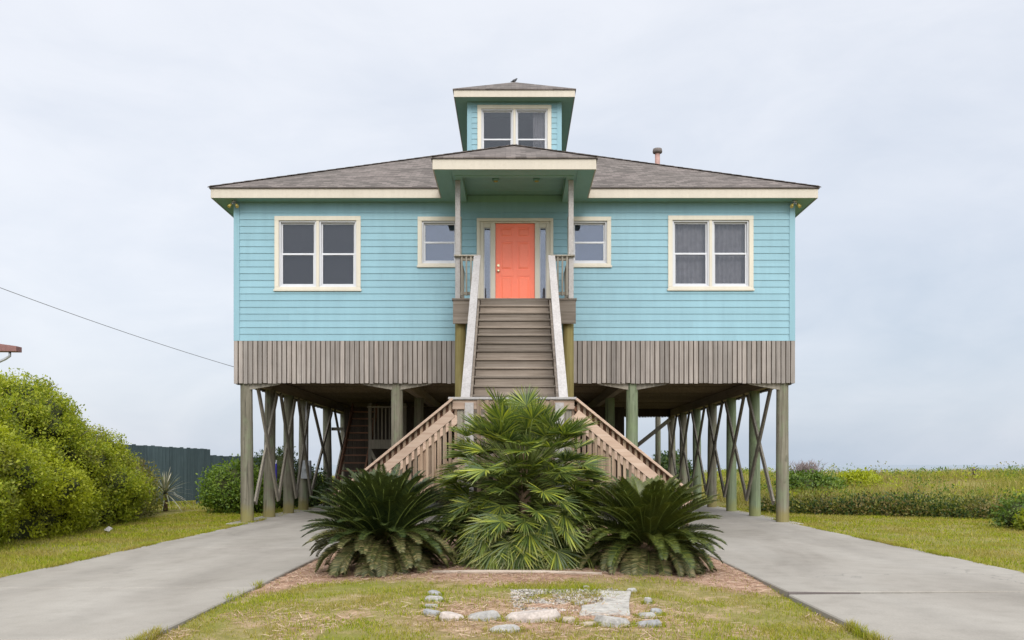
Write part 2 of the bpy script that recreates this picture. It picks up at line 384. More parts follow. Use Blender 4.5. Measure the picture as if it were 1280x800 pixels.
def ground_mat(name, bed=False, dry=(0.33, 0.245, 0.15)):
    m = NT(name)
    n1 = m.noise(m.pos(), 0.8, 6, 0.62); n2 = m.noise(m.pos(), 5.5, 6, 0.7); n3 = m.noise(m.pos(), 45, 4, 0.75)
    col = m.ramp(n2, [(0.28, (0.13, 0.125, 0.03)), (0.5, (0.215, 0.175, 0.075)), (0.66, dry)])
    col = m.mix(m.ramp(n1, [(0.42, (0, 0, 0)), (0.62, (1, 1, 1))]), col, (0.15, 0.155, 0.032, 1))
    if bed:
        a = m.n('ShaderNodeAttribute', attribute_name='tip')
        straw = m.ramp(n2, [(0.3, (0.20, 0.115, 0.075)), (0.5, (0.32, 0.205, 0.14)), (0.7, (0.42, 0.30, 0.22))])
        col = m.mix(a.outputs['Fac'], col, straw)
    col = m.mix(0.6, col, m.ramp(n3, [(0.3, (0.45, 0.43, 0.4)), (0.5, (1, 1, 1)), (0.72, (1.5, 1.45, 1.4))]), 'MULTIPLY')
    m.color(col); m.b.inputs['Roughness'].default_value = 1.0; m.b.inputs['Specular IOR Level'].default_value = 0.05; m.bump(n3, 0.6, 0.02); return m.m
M['ground'] = ground_mat('meadow_soil', dry=(0.25, 0.22, 0.06)); M['lawn'] = ground_mat('lawn_soil', True)
def water_mat():
    m = NT('sea'); m.color((0.19, 0.225, 0.255, 1)); m.b.inputs['Roughness'].default_value = 0.45  # base colour lightened to stand in for haze and reflected sky
    w = m.noise(m.pos((0.3, 1, 1)), 0.6, 5, 0.6); m.bump(w, 0.6, 0.4); return m.m
M['water'] = water_mat()
def rock_mat(name, c):
    m = NT(name); n1 = m.noise(m.pos(), 9, 6, 0.7); n2 = m.noise(m.pos(), 40, 4, 0.7)
    col = m.ramp(n1, [(0.3, sc(c, 0.6)), (0.5, c), (0.72, sc(c, 1.3))]); col = m.mix(0.4, col, m.ramp(n2, [(0.35, (0.6, 0.58, 0.55)), (0.6, (1.2, 1.2, 1.2))]), 'MULTIPLY')
    m.color(col); m.b.inputs['Roughness'].default_value = 0.95; m.bump(n1, 0.5, 0.02); return m.m
M['rock_white'] = rock_mat('white_rock', (0.29, 0.275, 0.25, 1)); M['rock_grey'] = rock_mat('grey_rock', (0.235, 0.232, 0.228, 1))
M['rock_pink'] = rock_mat('pink_rock', (0.37, 0.32, 0.28, 1)); M['rock_tan'] = rock_mat('tan_rock', (0.30, 0.25, 0.19, 1))
M['slab'] = rock_mat('bleached_concrete', (0.33, 0.31, 0.275, 1)); M['log'] = wood_mat('bleached_timber', (0.25, 0.2, 0.15, 1), (0.38, 0.31, 0.25, 1), (0.5, 0.43, 0.36, 1), 'x', 0.2)

M['grass'] = leaf_mat('grass_blades', [(0, (0.13, 0.17, 0.008)), (0.45, (0.22, 0.255, 0.014)), (0.78, (0.30, 0.30, 0.025)), (0.92, (0.34, 0.28, 0.07)), (1, (0.38, 0.29, 0.13))],
                      tip=(0.30, 0.29, 0.04, 1), trans=0.35, rough=0.75, big=(0.9, (0.29, 0.215, 0.075, 1)), spec=0.08)
M['dune'] = leaf_mat('dune_grass', [(0, (0.10, 0.13, 0.015)), (0.4, (0.20, 0.22, 0.03)), (0.75, (0.29, 0.265, 0.06)), (1, (0.38, 0.27, 0.14))], tip=(0.35, 0.31, 0.08, 1), trans=0.35, rough=0.8, spec=0.08, big=(0.13, (0.24, 0.165, 0.085, 1)))
M['straw'] = leaf_mat('pine_needles', [(0, (0.20, 0.105, 0.065)), (0.5, (0.36, 0.235, 0.155)), (1, (0.50, 0.38, 0.28))], trans=0.0, rough=0.8)
M['hedge'] = leaf_mat('hedge_leaves', [(0, (0.12, 0.16, 0.012)), (0.4, (0.22, 0.265, 0.015)), (0.8, (0.33, 0.36, 0.022)), (1, (0.40, 0.39, 0.05))], trans=0.45, big=(0.5, (0.36, 0.38, 0.018, 1)), big2=(1.3, (0.13, 0.12, 0.035, 1)))
M['shrub_green'] = leaf_mat('shrub_leaves', [(0, (0.04, 0.075, 0.012)), (0.5, (0.09, 0.15, 0.02)), (1, (0.16, 0.22, 0.03))], trans=0.35)
M['shrub_bright'] = leaf_mat('bright_shrub_leaves', [(0, (0.05, 0.10, 0.012)), (0.5, (0.12, 0.19, 0.02)), (1, (0.20, 0.27, 0.03))], trans=0.4)
M['shrub_dark'] = leaf_mat('dark_shrub_leaves', [(0, (0.02, 0.042, 0.012)), (0.6, (0.045, 0.08, 0.018)), (1, (0.10, 0.135, 0.025))], trans=0.3)
M['shrub_olive'] = leaf_mat('olive_shrub_leaves', [(0, (0.08, 0.10, 0.016)), (0.5, (0.18, 0.195, 0.028)), (1, (0.26, 0.23, 0.06))], trans=0.35, big=(1.2, (0.14, 0.095, 0.06, 1)))
M['core'] = plain('light_stop_core', (0.045, 0.052, 0.016, 1), 1.0, 0, 0.4)
M['twig'] = plain('grey_twigs', (0.20, 0.16, 0.15, 1), 0.9)
M['bark'] = plain('palm_fibre', (0.13, 0.085, 0.05, 1), 1.0, 0, 0.4)
M['fan'] = leaf_mat('fan_palm_leaves', [(0, (0.045, 0.072, 0.024)), (0.4, (0.095, 0.138, 0.034)), (0.78, (0.185, 0.225, 0.038)), (1, (0.33, 0.35, 0.045))], tip=(0.36, 0.32, 0.15, 1), trans=0.3, rough=0.42)
M['fan_dead'] = leaf_mat('dry_fan_leaves', [(0, (0.24, 0.17, 0.09)), (1, (0.42, 0.34, 0.24))], trans=0.2)
M['petiole'] = plain('palm_stalk', (0.12, 0.15, 0.03, 1), 0.5)
M['sago'] = leaf_mat('sago_leaves', [(0, (0.014, 0.026, 0.010)), (0.6, (0.032, 0.050, 0.014)), (1, (0.07, 0.09, 0.02))], trans=0.12, rough=0.35, big=(1.5, (0.05, 0.062, 0.014, 1)))
M['sago_olive'] = leaf_mat('olive_sago_leaves', [(0, (0.025, 0.038, 0.010)), (0.6, (0.055, 0.075, 0.015)), (1, (0.12, 0.13, 0.022))], trans=0.15, rough=0.38, big=(1.5, (0.085, 0.095, 0.016, 1)))
M['sago_old'] = leaf_mat('old_sago_leaves', [(0, (0.035, 0.045, 0.013)), (0.6, (0.085, 0.088, 0.028)), (1, (0.21, 0.165, 0.07))], trans=0.15, rough=0.5)
M['fence'] = wood_mat('slate_green_fence', (0.04, 0.062, 0.07, 1), (0.062, 0.092, 0.102, 1), (0.09, 0.125, 0.138, 1), 'z', 0.35)
M['redroof'] = plain('red_brown_fascia', (0.19, 0.095, 0.085, 1), 0.7)
M['nwall'] = paint_mat('neighbour_paint', (0.48, 0.44, 0.36, 1)); M['umbrella'] = plain('purple_blue_canvas', (0.05, 0.04, 0.30, 1), 0.8)
M['shell'] = plain('shell_grit', (0.36, 0.33, 0.29, 1), 0.9, 0, 0.3)

# ------------------------------------------------------------------ ground, drives, sea
def smooth(a, b, x): t = np.clip((x - a) / (b - a), 0, 1); return t * t * (3 - 2 * t)
def ground_z(x, y):
    x = np.asarray(x, float); y = np.asarray(y, float)
    z = np.full(np.broadcast(x, y).shape, -0.035)
    dip = smooth(6.0, 5.0, np.abs(x)) * smooth(21.5, 20.6, y); z = z - 0.16 * dip
    pad = smooth(6.3, 5.6, np.abs(x)) * smooth(20.2, 21, y) * smooth(37, 36, y); z = z - 0.08 * pad
    far = np.maximum(smooth(38, 52, y), smooth(13, 20, np.abs(x)) * smooth(18, 34, y))
    z = z + far * (0.12 + 0.38 * fbm(x * 0.09 + 5, y * 0.09, 3))
    z = z + smooth(8, 13, x) * smooth(28, 46, y) * (-0.06 + 0.72 * fbm(x * 0.25, y * 0.16, 19))
    z = z - 3.2 * smooth(66, 95, y)
    return z
gx = np.concatenate([-np.geomspace(3000, 32, 16), np.linspace(-30, 30, 121), np.geomspace(32, 3000, 16)])
gy = np.concatenate([-np.geomspace(600, 10, 8), np.linspace(-8, 100, 217), [120, 200]])
X, Y = np.meshgrid(gx, gy); Z = ground_z(X, Y)
nx, ny = len(gx), len(gy)
idx = np.arange(nx * ny).reshape(ny, nx)
quads = np.stack([idx[:-1, :-1], idx[:-1, 1:], idx[1:, 1:], idx[1:, :-1]], -1).reshape(-1, 4)
g = fast_mesh('ground', np.stack([X, Y, Z], -1).reshape(-1, 3), quads, None, M['ground'], smooth=True)
tag(g, 'rough grassy ground around the house and out to the dunes', 'ground', kind='structure')
w = MB().add([(-9000, 88, -1.6), (9000, 88, -1.6), (9000, 16000, -1.6), (-9000, 16000, -1.6)], [(0, 1, 2, 3)]).build('water', M['water'])
tag(w, 'grey blue sea on the horizon beyond the dunes', 'sea', kind='structure')

def bed_mask(x, y):
    """1 on the pine straw bed, 0 on the lawn"""
    e = 10.55 + 0.5 * (fbm(x * 0.9, y * 0.9, 21) - 0.5) - 0.35 * np.exp(-((x + 0.2) / 0.9) ** 2) - 0.55 * smooth(1.9, 2.6, x) * 1.6 + 0.05 * x - 0.9 * smooth(-2.3, -2.9, x)
    m = smooth(-0.35, 0.35, y - e + 0.5 * (fbm(x * 4, y * 4, 33) - 0.5))
    p = np.exp(-(((x - 0.3) / 1.35) ** 2 + ((y - 8.2) / 1.15) ** 2) ** 2) * (0.42 + fbm(x * 3, y * 3, 8))
    q = smooth(0.52, 0.66, fbm(x * 1.7 + 9, y * 1.1, 51)) * 0.45 * smooth(9.4, 8.0, y)
    return np.clip(np.maximum(np.maximum(m, p), q), 0, 1)
def lawn_z(x, y):
    return -0.02 - 0.065 * smooth(0.5, 2.9, x) * smooth(11.5, 9, y) - 0.02 * smooth(-1, -2.9, x) + 0.03 * (fbm(x * 1.3, y * 1.3, 5) - 0.5) + 0.05 * np.exp(-((y - 11.3) / 0.8) ** 2) * smooth(2.6, 1.5, np.abs(x))
lx = np.linspace(-2.96, 2.99, 90); ly = np.concatenate([np.linspace(-3, 5.5, 20), np.linspace(5.6, 13, 110), np.linspace(13.3, 20.6, 20)])
X, Y = np.meshgrid(lx, ly); idx = np.arange(X.size).reshape(X.shape)
quads = np.stack([idx[:-1, :-1], idx[:-1, 1:], idx[1:, 1:], idx[1:, :-1]], -1).reshape(-1, 4)
g = fast_mesh('lawn', np.stack([X, Y, lawn_z(X, Y)], -1).reshape(-1, 3), quads, None, M['lawn'], smooth=True, attr=bed_mask(X, Y).ravel())
tag(g, 'patchy front lawn and pine straw bed between the two driveways', 'lawn', kind='structure')

def drive(name, x0, x1, joints, label, drop_first=False, gap=0.006):
    mb = MB()
    for i in range(len(joints) - 1):
        y0, y1 = joints[i] + gap, joints[i + 1] - gap
        n = 1
        za = zb = 0.0
        if drop_first and i <= 1: zb = 0.0; za = -0.03;        # this slab has sunk along its inner edge
        za0 = za * (1.0 if i == 1 else 1.0)
        vs = [(x0, y0, -0.2), (x1, y0, -0.2), (x1, y1, -0.2), (x0, y1, -0.2), (x0, y0, za0), (x1, y0, zb), (x1, y1, zb), (x0, y1 - (0.03 if drop_first and i == 1 else 0), za)]
        mb.add(vs, [(0, 3, 2, 1), (4, 5, 6, 7), (0, 1, 5, 4), (1, 2, 6, 5), (2, 3, 7, 6), (3, 0, 4, 7)])
    o = mb.build(name, M['concrete'], None, 0.012); tag(o, label, 'driveway', kind='structure')
drive('driveway', -6.25, -2.92, [-3, 2.0, 6.9, 9.8, 14.6, 20.5], 'pale concrete driveway running to the left side of the house', False, 0.012)
drive('driveway', 2.96, 6.5, [-3, 4.6, 9.54, 15.2, 20.5], 'pale concrete driveway running to the right side of the house', True, 0.003)
joint_shade = MB().add([(2.962, 9.512, -0.15), (2.962, 9.538, -0.15), (3.75, 9.538, -0.15), (3.75, 9.534, -0.15), (2.962, 9.512, -0.008), (2.962, 9.536, -0.002), (3.75, 9.537, -0.014), (3.75, 9.534, -0.014)],
    [(0, 1, 2, 3), (4, 7, 6, 5), (0, 3, 7, 4), (0, 4, 5, 1), (1, 5, 6, 2), (3, 2, 6, 7)]).build('joint_shade_strip', M['cap'])  # added dark strip, its colour stands in for shade inside the open joint
tag(joint_shade, 'dark strip standing in for shade in the sunken joint of the right driveway', 'joint', kind='structure')
pad = MB()
for (a, b) in ((-6.75, -2.2), (-2.186, 2.2), (2.214, 6.75)):
    for (c, d) in ((20.514, 25.4), (25.414, 30.6), (30.614, 37.5)): pad.box(a, b, c, d, -0.2, 0.0)
tag(pad.build('pavement', M['concrete'], None, 0.012), 'concrete pad under the raised house', 'pad', kind='structure')

# ------------------------------------------------------------------ the house
HX, YF, YB = 6.65, 20.95, 35.95          # half width, front wall, back wall
Z_SK0, Z_SK1, Z_SOF, Z_EAVE = 3.31, 4.32, 7.62, 7.82
house = empty('stilt_house', (0, (YF + YB) / 2, 0), 'aqua blue wooden beach house raised on tall pilings with a coral front door', 'house')
FLOOR = 5.04
# openings in the front wall: x0, x1, z0, z1
OPEN = [(-5.60, -3.76, 5.60, 7.18), (3.76, 5.58, 5.61, 7.19), (-2.20, -1.36, 6.16, 7.17), (1.37, 2.20, 6.16, 7.17), (-0.82, 0.85, FLOOR, 7.16)]

def split_at(p, q, row):
    r_ = random.Random(int(row * 7919 + 13)); out = []; u = -7 + r_.uniform(0, 3.6); last = p
    while u < q - 0.25:
        if u > p + 0.25: out.append((last, u)); last = u
        u += r_.uniform(2.6, 4.2)
    out.append((last, q)); return out
def lap_wall(mb, x0, x1, z0, z1, y, openings, exp=0.1603, axis='front'):
    """overlapping boards, each tilted; axis front: facing -y at y; left/right: facing -x/+x at plane 'y' along the y axis"""
    z = z0; k = 0
    while z < z1 - 0.01:
        zt = min(z + exp, z1)
        segs = [(x0, x1)]
        cuts = [z, zt] + [c for o in openings for c in (o[2], o[3]) if z < c < zt]
        cuts.sort()
        for a, b in zip(cuts[:-1], cuts[1:]):
            if b - a < 1e-4: continue
            segs = [(x0, x1)]
            for o in openings:
                if o[2] < (a + b) / 2 < o[3]:
                    ns = []
                    for (p, q) in segs:
                        if o[1] <= p or o[0] >= q: ns.append((p, q)); continue
                        if o[0] > p: ns.append((p, o[0]))
                        if o[1] < q: ns.append((o[1], q))
                    segs = ns
            ya = 0.006 + 0.0135 * (1 - (a - z) / exp); yb = 0.006 + 0.0135 * (1 - (b - z) / exp)
            for (p, q) in [(c0_ + (0.0015 if i_ else 0), c1_) for (p_, q_) in segs for i_, (c0_, c1_) in enumerate(split_at(p_, q_, k))]:
                pts = [(p, a, ya), (q, a, ya), (q, b, yb), (p, b, yb), (p, a, 0.0), (q, a, 0.0)]
                vs = []
                for (u, zz, d) in pts:
                    if axis == 'front': vs.append((u, y - d, zz))
                    elif axis == 'back': vs.append((-u, y + d, zz))
                    elif axis == 'left': vs.append((y - d, -u, zz))
                    else: vs.append((y + d, u, zz))
                mb.add(vs, [(0, 1, 2, 3), (4, 5, 1, 0)])
        z = zt; k += 1
def holed(mb, x0, x1, z0, z1, y0, y1, openings):
    xs = sorted({x0, x1, *[o[0] for o in openings], *[o[1] for o in openings]}); zs = sorted({z0, z1, *[o[2] for o in openings], *[o[3] for o in openings]})
    xs = [x for x in xs if x0 <= x <= x1]; zs = [z for z in zs if z0 <= z <= z1]
    for xa, xb in zip(xs[:-1], xs[1:]):
        run = None
        for za, zb in zip(zs[:-1], zs[1:]):
            cx, cz = (xa + xb) / 2, (za + zb) / 2
            if any(o[0] < cx < o[1] and o[2] < cz < o[3] for o in openings): continue
            mb.box(xa, xb, y0, y1, za, zb)
mb = MB(); lap_wall(mb, -HX + 0.11, HX - 0.11, Z_SK1, Z_SOF - 0.23, YF, OPEN); mb.build('wall', M['siding'], house, label='aqua lap siding on the front')
mb = MB(); mb.box(-HX + 0.112, HX - 0.112, YF - 0.016, YF - 0.001, Z_SOF - 0.2305, Z_SOF); mb.build('frieze_board', M['siding'], house)
for ax, pl in (('left', -HX), ('right', HX)):
    mb = MB(); 
    if ax == 'left': lap_wall(mb, -YB + 0.1, -YF - 0.1, Z_SK1, Z_SOF, pl, [], axis='left')
    else: lap_wall(mb, YF + 0.1, YB - 0.1, Z_SK1, Z_SOF, pl, [], axis='right')
    mb.build('wall', M['siding'], house)
mb = MB(); lap_wall(mb, -HX + 0.1, HX - 0.1, Z_SK1, Z_SOF, YB, [], axis='back'); mb.build('wall', M['siding'], house)
mb = MB(); holed(mb, -HX, HX, Z_SK1 + 0.01, Z_SOF, YF, YF + 0.14, OPEN)
mb.box(-HX, -HX + 0.14, YF + 0.14, YB, Z_SK1 + 0.01, Z_SOF); mb.box(HX - 0.14, HX, YF + 0.14, YB, Z_SK1 + 0.01, Z_SOF); mb.box(-HX + 0.14, HX - 0.14, YB - 0.14, YB, Z_SK1 + 0.01, Z_SOF)
mb.box(-HX + 0.14, HX - 0.14, YF + 0.14, YB - 0.14, Z_SOF - 0.12, Z_SOF - 0.02); mb.box(-HX + 0.14, HX - 0.14, 25.0, 25.1, FLOOR, Z_SOF - 0.12)
for xx in (-2.9, -1.0, 1.0, 2.9): mb.box(xx - 0.05, xx + 0.05, YF + 0.14, 25.0, FLOOR, Z_SOF - 0.12)
mb.build('interior_wall', M['inner'], house)
mb = MB().box(-HX + 0.14, HX - 0.14, YF + 0.14, YB - 0.14, FLOOR - 0.2, FLOOR); mb.build('floor', M['joist'], house)
for sx in (-1, 1):
    for yy, sy in ((YF, -1), (YB, 1)):
        mb = MB(); mb.box(sx * (HX - 0.11), sx * (HX + 0.026), yy, yy + sy * 0.028, Z_SK1, Z_SOF); mb.box(sx * HX, sx * (HX + 0.026), yy - sy * 0.11, yy - sy * 0.0005, Z_SK1, Z_SOF)
        mb.build('corner_board', M['siding'], house)
# skirting boards (one mesh a side: boards are its pattern)
def skirt(axis):
    mb = MB(); pitch = 0.1155
    if axis in ('front', 'back'):
        u0, u1 = -HX - 0.03, HX + 0.03
    else: u0, u1 = YF + 0.002, YB - 0.002
    n = int(round((u1 - u0) / pitch)); p = (u1 - u0) / n
    for i in range(n):
        a = u0 + i * p + 0.013 + random.uniform(-0.004, 0.004); b = u0 + (i + 1) * p - 0.013 + random.uniform(-0.004, 0.004); d = 0.019 + random.uniform(-0.003, 0.003); z0 = Z_SK0 + random.uniform(-0.012, 0.008)
        if axis == 'front': mb.box(a, b, YF - 0.012 - d, YF - 0.012, z0, Z_SK1 - 0.004)
        elif axis == 'back': mb.box(a, b, YB + 0.012, YB + 0.012 + d, z0, Z_SK1 - 0.004)
        elif axis == 'left': mb.box(-HX - 0.012 - d, -HX - 0.012, a, b, z0, Z_SK1 - 0.004)
        else: mb.box(HX + 0.012, HX + 0.012 + d, a, b, z0, Z_SK1 - 0.004)
    return mb.build('skirting', M['skirt'], house)
for ax in ('front', 'back', 'left', 'right'): skirt(ax)
mb = MB()
for yy in (YF - 0.01, YB - 0.03): mb.box(-HX, HX, yy, yy + 0.04, Z_SK0 + 0.03, Z_SK1)
for sx in (-1, 1): mb.box(sx * HX - 0.02, sx * HX + 0.02 - 0.012 * sx, YF + 0.04, YB - 0.04, Z_SK0 + 0.03, Z_SK1)
mb.build('rim_joist', M['darkwood'], house)  # dark wood puts the shade of the skirting gaps into the colour
mb = MB(); y = YF + 0.4
while y < YB - 0.3: mb.box(-HX + 0.05, HX - 0.05, y, y + 0.045, 3.62, 3.9); y += 0.6
mb.build('floor_joist', M['joist'], house)
MB().box(-HX + 0.05, HX - 0.05, YF + 0.05, YB - 0.05, 3.905, 3.94).build('subfloor', M['joist'], house)
for xx in (-6.45, -2.8, 2.8, 6.45): MB().box(xx - 0.09, xx + 0.09, YF + 0.05, YB - 0.05, 3.34, 3.615).build('girder', M['joist'], house)

# roofs: hipped, pitch 6 in 12
def uv_roof(o):
    me = o.data; uvl = me.uv_layers.new(name='UVMap'); c = o.location
    for p in me.polygons:
        n = p.normal
        for li in p.loop_indices:
            v = me.vertices[me.loops[li].vertex_index].co + c
            uvl.data[li].uv = (v.x + 0.3, v.y * 1.118) if abs(n.y) >= abs(n.x) else (v.y + 0.1, v.x * 1.118)
EX = HX + 0.45; EY0 = YF - 0.38; EY1 = YB + 0.38
def hip_mesh(x0, x1, y0, y1, z, pitch=0.5, th=0.03):
    hw = (x1 - x0) / 2; cx = (x0 + x1) / 2; L = y1 - y0; run = min(hw, L / 2); h = run * pitch
    if L / 2 >= hw: ra, rb = (cx, y0 + run, z + h), (cx, y1 - run, z + h)
    else: ra, rb = (x0 + run, (y0 + y1) / 2, z + h), (x1 - run, (y0 + y1) / 2, z + h)
    vs = [(x0, y0, z), (x1, y0, z), (x1, y1, z), (x0, y1, z), ra, rb] + [(x0, y0, z - th), (x1, y0, z - th), (x1, y1, z - th), (x0, y1, z - th)]
    if L / 2 >= hw: fs = [(0, 1, 4), (1, 2, 5, 4), (2, 3, 5), (3, 0, 4, 5)]
    else: fs = [(0, 1, 5, 4), (1, 2, 5), (2, 3, 4, 5), (3, 0, 4)]
    fs += [(6, 7, 1, 0), (7, 8, 2, 1), (8, 9, 3, 2), (9, 6, 0, 3), (9, 8, 7, 6)]
    return MB().add(vs, fs), ra, rb
mb, ra, rb = hip_mesh(-EX - 0.03, EX + 0.03, EY0 - 0.03, EY1 + 0.03, Z_EAVE + 0.035)
uv_roof(mb.build('roof', M['roof'], house))
# ridge and hip caps
def cap_line(a, b, w=0.15, n=None):
    a, b = Vector(a), Vector(b); L = (b - a).length; n = max(2, int(L / 0.3)); mb = MB()
    for i in range(n):
        p = a.lerp(b, i / n) + Vector((0, 0, 0.012)); q = a.lerp(b, (i + 1.1) / n) + Vector((0, 0, 0.004)); mb.bar(p, q, w, 0.014)
    return mb
for (a, b) in (((-EX - 0.03, EY0 - 0.03, Z_EAVE + 0.035), ra), ((EX + 0.03, EY0 - 0.03, Z_EAVE + 0.035), ra), ((-EX - 0.03, EY1 + 0.03, Z_EAVE + 0.035), rb), ((EX + 0.03, EY1 + 0.03, Z_EAVE + 0.035), rb)):
    uv_roof(cap_line(a, b).build('hip_cap', M['roof'], house))
PX, PY0 = 1.73, 18.58      # porch roof half width and front edge
def ring(mb, x0, x1, y0, y1, z0, z1, t, skip_front=None):
    if skip_front: mb.box(x0, skip_front[0], y0, y0 + t, z0, z1); mb.box(skip_front[1], x1, y0, y0 + t, z0, z1)
    else: mb.box(x0, x1, y0, y0 + t, z0, z1)
    mb.box(x0, x1, y1 - t, y1, z0, z1); mb.box(x0, x0 + t, y0 + t, y1 - t, z0, z1); mb.box(x1 - t, x1, y0 + t, y1 - t, z0, z1); return mb
ring(MB(), -EX, EX, EY0, EY1, Z_SOF - 0.012, Z_EAVE + 0.004, 0.025, (-PX + 0.0, PX - 0.0)).build('fascia', M['cream'], house, 0.004)
mb = MB()
for sx in (-1, 1): mb.box(sx * 1.3, sx * (EX - 0.026), EY0 + 0.026, YF - 0.002, Z_SOF, Z_SOF + 0.02)
mb.box(-EX + 0.026, EX - 0.026, YB + 0.002, EY1 - 0.026, Z_SOF, Z_SOF + 0.02)
for sx in (-1, 1): mb.box(sx * (HX + 0.002), sx * (EX - 0.026), YF - 0.001, YB + 0.001, Z_SOF, Z_SOF + 0.02)
mb.build('soffit', M['soffit'], house)

# porch roof
mb = MB(); zt = Z_EAVE + 0.04; px, py = PX + 0.03, PY0 - 0.03; h = px * 0.5
vs = [(-px, py, zt), (px, py, zt), (0, py + px, zt + h), (0, EY0 + px + 0.1, zt + h), (-px, EY0 + 0.2, zt), (px, EY0 + 0.2, zt), (-px, py, zt - 0.03), (px, py, zt - 0.03), (-px, EY0 + 0.2, zt - 0.03), (px, EY0 + 0.2, zt - 0.03)]
mb.add(vs, [(0, 1, 2), (1, 5, 3, 2), (4, 0, 2, 3), (6, 7, 1, 0), (8, 6, 0, 4), (7, 9, 5, 1)])
uv_roof(mb.build('porch_roof', M['roof'], house))
for sx in (-1, 1): uv_roof(cap_line((sx * px, py, zt), (0, py + px, zt + h), 0.13).build('hip_cap', M['roof'], house))
mb = MB(); mb.box(-PX, PX, PY0, PY0 + 0.025, Z_SOF - 0.012, Z_EAVE + 0.008)
for sx in (-1, 1): mb.box(sx * PX, sx * (PX - 0.025), PY0 + 0.026, EY0 + 0.02, Z_SOF - 0.012, Z_EAVE + 0.008)
mb.build('porch_fascia', M['cream'], house, 0.004)
mb = MB(); BX = 1.13; BY = 19.0      # soffit border; the ceiling inside is recessed
mb.box(-PX + 0.026, PX - 0.026, PY0 + 0.026, BY, Z_SOF - 0.004, Z_SOF + 0.016)
for sx in (-1, 1):
    mb.box(sx * BX, sx * (PX - 0.026), BY + 0.001, EY0 + 0.02, Z_SOF - 0.004, Z_SOF + 0.016)
    mb.box(sx * (BX + 0.22), sx * (BX + 0.235), PY0 + 0.03, EY0 + 0.02, Z_SOF - 0.02, Z_SOF - 0.0045)
mb.build('porch_soffit', M['soffit'], house)
for sx in (-1, 1): MB().box(sx * BX, sx * (BX + 0.16), BY + 0.002, YF - 0.03, Z_SOF - 0.02, Z_SOF + 0.163).build('porch_beam', M['soffit'], house, 0.004)
MB().box(-BX + 0.001, BX - 0.001, BY + 0.002, BY + 0.12, Z_SOF - 0.015, Z_SOF + 0.162).build('porch_beam', M['soffit'], house, 0.004)
mb = MB(); y = BY + 0.125
while y < YF - 0.05: mb.box(-BX, BX, y, min(y + 0.138, YF - 0.03), Z_SOF + 0.165 + random.uniform(0, 0.003), Z_SOF + 0.18); y += 0.142
mb.box(-BX, BX, YF - 0.014, YF + 0.0, Z_SOF, Z_SOF + 0.163)
mb.build('porch_ceiling', M['soffit'], house)
for sx in (-0.42, 0.5):
    o = MB().lathe((sx, 19.75, Z_SOF + 0.115), [(0.07, 0.0), (0.08, 0.02), (0.08, 0.052)]).build('porch_light', M['soffit'], house)
    MB().lathe((sx, 19.75, Z_SOF + 0.095), [(0.03, 0.0), (0.06, 0.02)]).build('bulb', M['bulb'], o)

# porch: posts, deck, railing
PZ, PYF, PHX = 5.0, 19.18, 1.34
for sx in (-1, 1):
    MB().box(sx * 1.185, sx * 1.295, 19.24, 19.35, PZ, Z_SOF - 0.022).build('porch_post', M['rail'], house, 0.006)
    o = MB(); n = 14; pts = [(sx * 1.19, 19.42, z) for z in np.linspace(-0.1, PZ - 0.04, n)]; o.tube(pts, [0.13 - 0.001 * i for i in range(n)], 16); o.build('porch_piling', M['pile_olive'], house)
mb = MB(); y = PYF
while y < YF - 0.03: mb.box(-PHX - 0.02, PHX + 0.02, y, min(y + 0.134, YF - 0.03), PZ - 0.036, PZ + random.uniform(-0.002, 0.002)); y += 0.14
mb.build('porch_deck', M['step'], house, 0.004)
for sx in (-1, 1):
    mb = MB(); mb.box(sx * PHX, sx * 0.76, PYF + 0.02, PYF + 0.06, PZ - 0.3, PZ - 0.037); mb.box(sx * PHX, sx * 0.762, PYF + 0.012, PYF + 0.05, PZ - 0.55, PZ - 0.303)
    mb.box(sx * PHX, sx * (PHX - 0.04), PYF + 0.061, YF - 0.03, PZ - 0.3, PZ - 0.037)
    mb.build('porch_rim', M['step'], house, 0.004)
RZ = 5.95
for sx in (-1, 1):
    r = MB(); r.box(sx * 1.32, sx * 0.80, 19.17, 19.31, RZ - 0.035, RZ); r.box(sx * 1.30, sx * 1.18, 19.36, YF - 0.03, RZ - 0.035, RZ)
    r.box(sx * 1.18, sx * 0.86, 19.225, 19.262, RZ - 0.12, RZ - 0.036); r.box(sx * 1.18, sx * 0.86, 19.225, 19.262, PZ + 0.08, PZ + 0.15)
    r.box(sx * 1.257, sx * 1.22, 19.36, YF - 0.03, RZ - 0.12, RZ - 0.036); r.box(sx * 1.257, sx * 1.22, 19.36, YF - 0.03, PZ + 0.08, PZ + 0.15)
    o = r.build('porch_railing', M['brace'], house, 0.004)
    for k in range(3): MB().box(sx * (0.93 + k * 0.1), sx * (0.965 + k * 0.1), 19.185, 19.222, PZ + 0.06, RZ - 0.037).build('baluster', M['brace'], o)
    for k in range(11): yy = 19.45 + k * 0.135; MB().box(sx * 1.219, sx * 1.183, yy, yy + 0.036, PZ + 0.06, RZ - 0.037).build('baluster', M['brace'], o)

